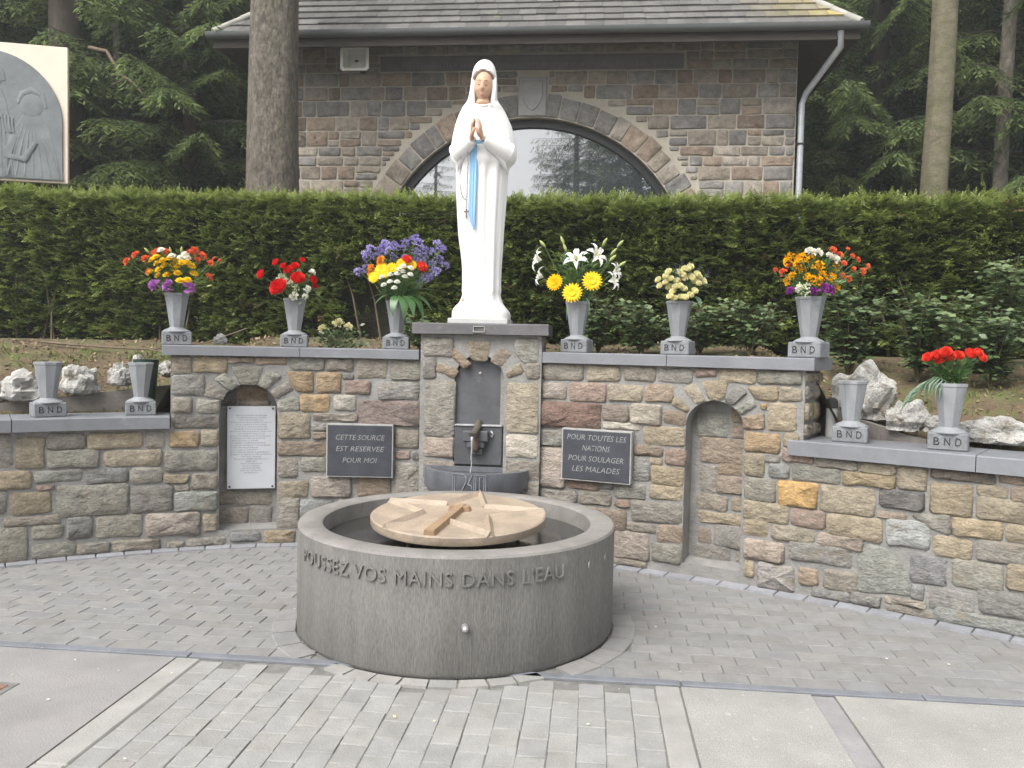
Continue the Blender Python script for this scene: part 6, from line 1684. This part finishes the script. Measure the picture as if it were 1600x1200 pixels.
def trunk_mesh(H, r0, r1, lean=(0, 0), seed=0, n=20):
    r_ = random.Random(seed); rings = []
    zs = np.linspace(-.4, H, 26)
    for z in zs:
        t = max(0, z)/H; R = r0+(r1-r0)*t+.35*r0*math.exp(-max(z, 0)*2.2); cx = lean[0]*z+.03*math.sin(z*.7+seed); cy = lean[1]*z
        rings.append([(cx+R*(1+.035*math.cos(5*q+seed)+.02*math.cos(9*q+z))*math.cos(q), cy+R*(1+.035*math.cos(5*q+seed))*math.sin(q), z) for q in np.linspace(0, 2*math.pi, n, endpoint=False)])
    return MB().loft(rings).mesh('trunk', True)
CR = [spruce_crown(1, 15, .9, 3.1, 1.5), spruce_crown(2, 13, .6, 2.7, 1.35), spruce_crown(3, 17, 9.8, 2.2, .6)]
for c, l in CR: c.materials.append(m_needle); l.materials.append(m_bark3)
TM = [trunk_mesh(14.5, .22, .03, (0, 0), 1, 12), trunk_mesh(12.5, .19, .03, (0, 0), 2, 12)]
for me in TM: me.materials.append(m_bark3)
def spruce(label, x, y, v, rz, s=1., group='spruces round the house', z=None):
    t = thing('spruce_tree', label, 'spruce tree', (x, y, bank_z(x, y) if z is None else z), rz, group); t.scale = (s, s, s)
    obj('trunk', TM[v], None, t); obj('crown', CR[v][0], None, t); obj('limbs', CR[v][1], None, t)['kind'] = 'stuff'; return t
TL = [(-5.75, 12.9, 1, 2.6, .95, 'spruce with the nearest light green boughs left of the thick trunk'),
      (-7.3, 13.6, 0, .3, 1., 'spruce with bright drooping boughs between the relief panel and the house'),
      (-5.0, 15.6, 1, 1.1, 1., 'spruce close against the left end of the house'),
      (-8.9, 15.2, 1, 2.0, 1.05, 'spruce behind the dark trunk beside the relief panel'),
      (-10.6, 13.0, 0, 4.0, 1., 'spruce above the relief panel at the left edge'),
      (-7.2, 18.5, 0, 2.9, 1.1, 'spruce in the second row behind the left boughs'),
      (-11.8, 18.0, 1, .8, 1.1, 'spruce in the second row at the far left'),
      (-4.6, 21.5, 0, 5.1, 1., 'spruce standing behind the left end of the roof'),
      (-9.8, 23.0, 1, 1.7, 1.2, 'deep spruce seen through the left gaps'),
      (-15., 23., 0, 2.2, 1.2, 'farthest spruce at the left edge'),
      (5.55, 15.2, 0, 1.9, 1., 'spruce just right of the downpipe'),
      (7.6, 14.0, 1, .2, 1.05, 'spruce right of the pale bare trunk'),
      (9.6, 15.4, 0, 3.6, 1., 'spruce at the right edge of the picture'),
      (6.2, 19.0, 1, 4.4, 1.1, 'spruce in the second row behind the pale trunk'),
      (9.2, 19.8, 0, 2.4, 1.1, 'spruce in the second row at the right'),
      (12.5, 18.5, 1, 5.5, 1.1, 'spruce in the second row beyond the right edge'),
      (7.8, 24.5, 0, .9, 1.2, 'deep spruce seen through the right gaps'),
      (12.0, 25., 1, 1.4, 1.2, 'farthest spruce at the right'),
      (4.7, 23.5, 1, 3.1, 1.1, 'spruce standing behind the right end of the roof'),
      (-6.0, 27., 1, .5, 1.3, 'tall spruce deep behind the left boughs'), (-13., 28., 0, 1.5, 1.3, 'tall spruce deep behind the relief panel'), (-19., 27., 1, 3.5, 1.3, 'tall spruce deep beyond the left edge'),
      (9.8, 30., 0, 4.5, 1.3, 'tall spruce deep behind the pale trunk'), (15., 29., 1, 2.5, 1.3, 'tall spruce deep at the right edge'), (6.4, 31., 1, 5.5, 1.3, 'tall spruce deep behind the downpipe')]
for x, y, v, rz, s, lab in TL: spruce(lab, x, y, v, rz, s)
# trees across the square, seen only as reflections in the arched window
for x, y, v, rz, s, lab in ((2.7, -16., 0, .4, 1.6, 'spruce reflected in the right half of the arched window'), (6.2, -15.5, 1, 1.4, 1.9, 'spruce reflected at the right end of the arched window'),
                            (-.3, -18.5, 1, 2.4, 1.45, 'spruce reflected low in the middle of the arched window'), (-8.6, -24, 0, 3., 1.05, 'spruce reflected at the left end of the arched window')):
    spruce(lab, x, y, v, rz, s, 'trees reflected in the window', z=-.05)
# bare trunks
def bare(label, x, y, r0, r1, lean, m, seed, H=15.):
    t = thing('spruce_tree', label, 'spruce tree', (x, y, bank_z(x, y)), 0, 'bare trunked spruces'); me = trunk_mesh(H, r0, r1, lean, seed, 28)
    tr = obj('trunk', me, m, t); c = obj('crown', CR[2][0], None, t); obj('limbs', CR[2][1], None, t)['kind'] = 'stuff'; return t, tr
bare('thick bare spruce trunk in front of the left end of the house', -3.28, 10.2, .335, .17, (-.004, 0), m_bark, 3)
bare('pale straight bare trunk at the right', 4.93, 11., .165, .10, (.008, 0), m_bark2, 5)
bare('dark bare trunk just right of the relief panel', -7.35, 12.2, .26, .13, (-.012, 0), m_bark3, 6)
t, tr = bare('thin grey trunk between the left boughs', -6.75, 12.6, .07, .04, (-.006, 0), m_bark, 8)
bare('thin pale trunk among the spruces at the right edge', 6.75, 13.2, .11, .06, (.004, 0), m_bark, 9)
# dead lower limbs on the left
t = thing('dead_branch', 'bare crooked dead limb arching across the left spruce boughs', 'branch', (-6.2, 11.9, 5.2))
MB().tube([(-.75, .2, .65), (-.35, 0, .52), (-.12, -.05, .18), (.12, -.1, .02), (.42, -.1, -.3)], [.03, .028, .024, .02, .012], 6).build('limb', m_twig, t, True)
MB().tube([(-.02, -.06, .1), (-.3, -.1, -.05)], [.014, .006], 5).build('twig', m_twig, t)

# ------------------------------------------------------------------ arched relief panel on posts at the left
pa = thing('relief_panel', 'pale board with a grey arched relief of robed figures at the left edge', 'relief panel', (-6.64, 9.55, 1.56), rad(17))
W2, HB, HT = .90, 1.80, 3.46
m_board = mat('cream_board', (.66, .56, .46), var=.06, scale=4, bump=.08, rough=.7)
m_rel = mat('grey_relief', (.145, .16, .165), var=.22, scale=3.5, bump=.25, bscale=20, rough=.6)
RW = W2-.055; zsp = HT-.10-RW
out = [(-W2, HB), (W2, HB), (W2, HT), (-W2, HT)]
MB().box((-W2, 0, HB), (W2, .06, HT), .004).build('board', m_board, pa)
arch = [(-RW, HB+.03), (RW, HB+.03)]+[(RW*math.cos(t), zsp+RW*math.sin(t)) for t in np.linspace(0, math.pi, 28)]
n_ = len(arch); MB().add([(x, -.025, z) for x, z in arch]+[(x, .0, z) for x, z in arch], [tuple(range(n_))]+[(i, n_+i, n_+(i+1) % n_, (i+1) % n_) for i in range(n_)]).build('arched_plate', m_rel, pa)
for x in (-.7, .7): MB().box((x-.05, .06, -.5), (x+.05, .14, HT-.2)).build('post', m_bark3, pa)
def figure(xc, zh, sgn, s=1.):
    f = MB(); y = -.03
    f.sphere((xc, y, zh), (.13*s, .035, .15*s), 14, 10)                                   # head
    f.tube([(xc-.15*s, y, zh+.02), (xc-.10*s, y-.01, zh+.14*s), (xc, y-.012, zh+.185*s), (xc+.11*s, y-.01, zh+.14*s), (xc+.16*s, y, zh-.02)], [.02, .035, .04, .035, .02], 8)   # hood rim
    body = [(xc-.10*s, zh-.12), (xc-.22*s, zh-.32), (xc-.30*s, zh-.75), (xc-.34*s, HB+.04), (xc+.36*s, HB+.04), (xc+.30*s, zh-.6), (xc+.2*s, zh-.25), (xc+.1*s, zh-.12)]
    n2 = len(body); f.add([(x, y+.02, z) for x, z in body]+[(xc+(x-xc)*.9, y-.012, z) for x, z in body], [tuple(range(2*n2-1, n2-1, -1))]+[(i, (i+1) % n2, n2+(i+1) % n2, n2+i) for i in range(n2)])
    for k in range(7):                                                                    # drapery ridges
        a = -.24+.085*k; f.tube([(xc+a*.35*s, y-.01, zh-.22-.02*k), (xc+a*s*.8, y-.024, zh-.55), (xc+a*s*1.15, y-.018, HB+.06)], [.006, .014, .012], 6)
    f.tube([(xc-sgn*.20*s, y-.02, zh-.38), (xc-sgn*.26*s, y-.04, zh-.62), (xc-sgn*.08*s, y-.05, zh-.66), (xc+sgn*.05*s, y-.04, zh-.45)], [.05, .055, .045, .03], 8)  # sleeve
    for k in range(4): f.tube([(xc-sgn*(.20+.03*k)*s, y-.03, zh-.34), (xc-sgn*(.215+.035*k)*s, y-.045, zh-.24), (xc-sgn*(.21+.04*k)*s, y-.04, zh-.15+.01*k)], [.016, .014, .008], 6)  # raised hand
    f.V = [(v[0], -.026+(v[1]+.026)*.2, v[2]) for v in f.V]
    return f
m_rel2 = mat('relief_figures', (.155, .17, .173), var=.2, scale=5, bump=.2, bscale=22, rough=.6)
figure(.50, 2.72, 1, 1.).build('robed_figure', m_rel2, pa, True, 50)
figure(-.40, 2.78, -1, 1.05).build('robed_figure', m_rel2, pa, True, 50)
figure(.10, 3.02, 1, .62).build('far_figure', m_rel, pa, True, 50)
# ------------------------------------------------------------------ thin haze added to lift the dark tones, stands in for lens glare
hz = bpy.data.materials.new('glare_haze'); hz.use_nodes = True; t_ = hz.node_tree; t_.nodes.remove(t_.nodes['Principled BSDF'])
pv = t_.nodes.new('ShaderNodeVolumePrincipled'); pv.inputs['Color'].default_value = (.93, .95, .97, 1); pv.inputs['Density'].default_value = .0028; pv.inputs['Anisotropy'].default_value = .2
t_.links.new(pv.outputs[0], t_.nodes['Material Output'].inputs['Volume'])
tag(MB().box((-92, -92, -1.1), (92, 92, 32)).build('haze', hz), 'thin haze added over the whole scene to lift the dark tones', 'haze', kind='stuff')
SC.cycles.volume_bounces = 0
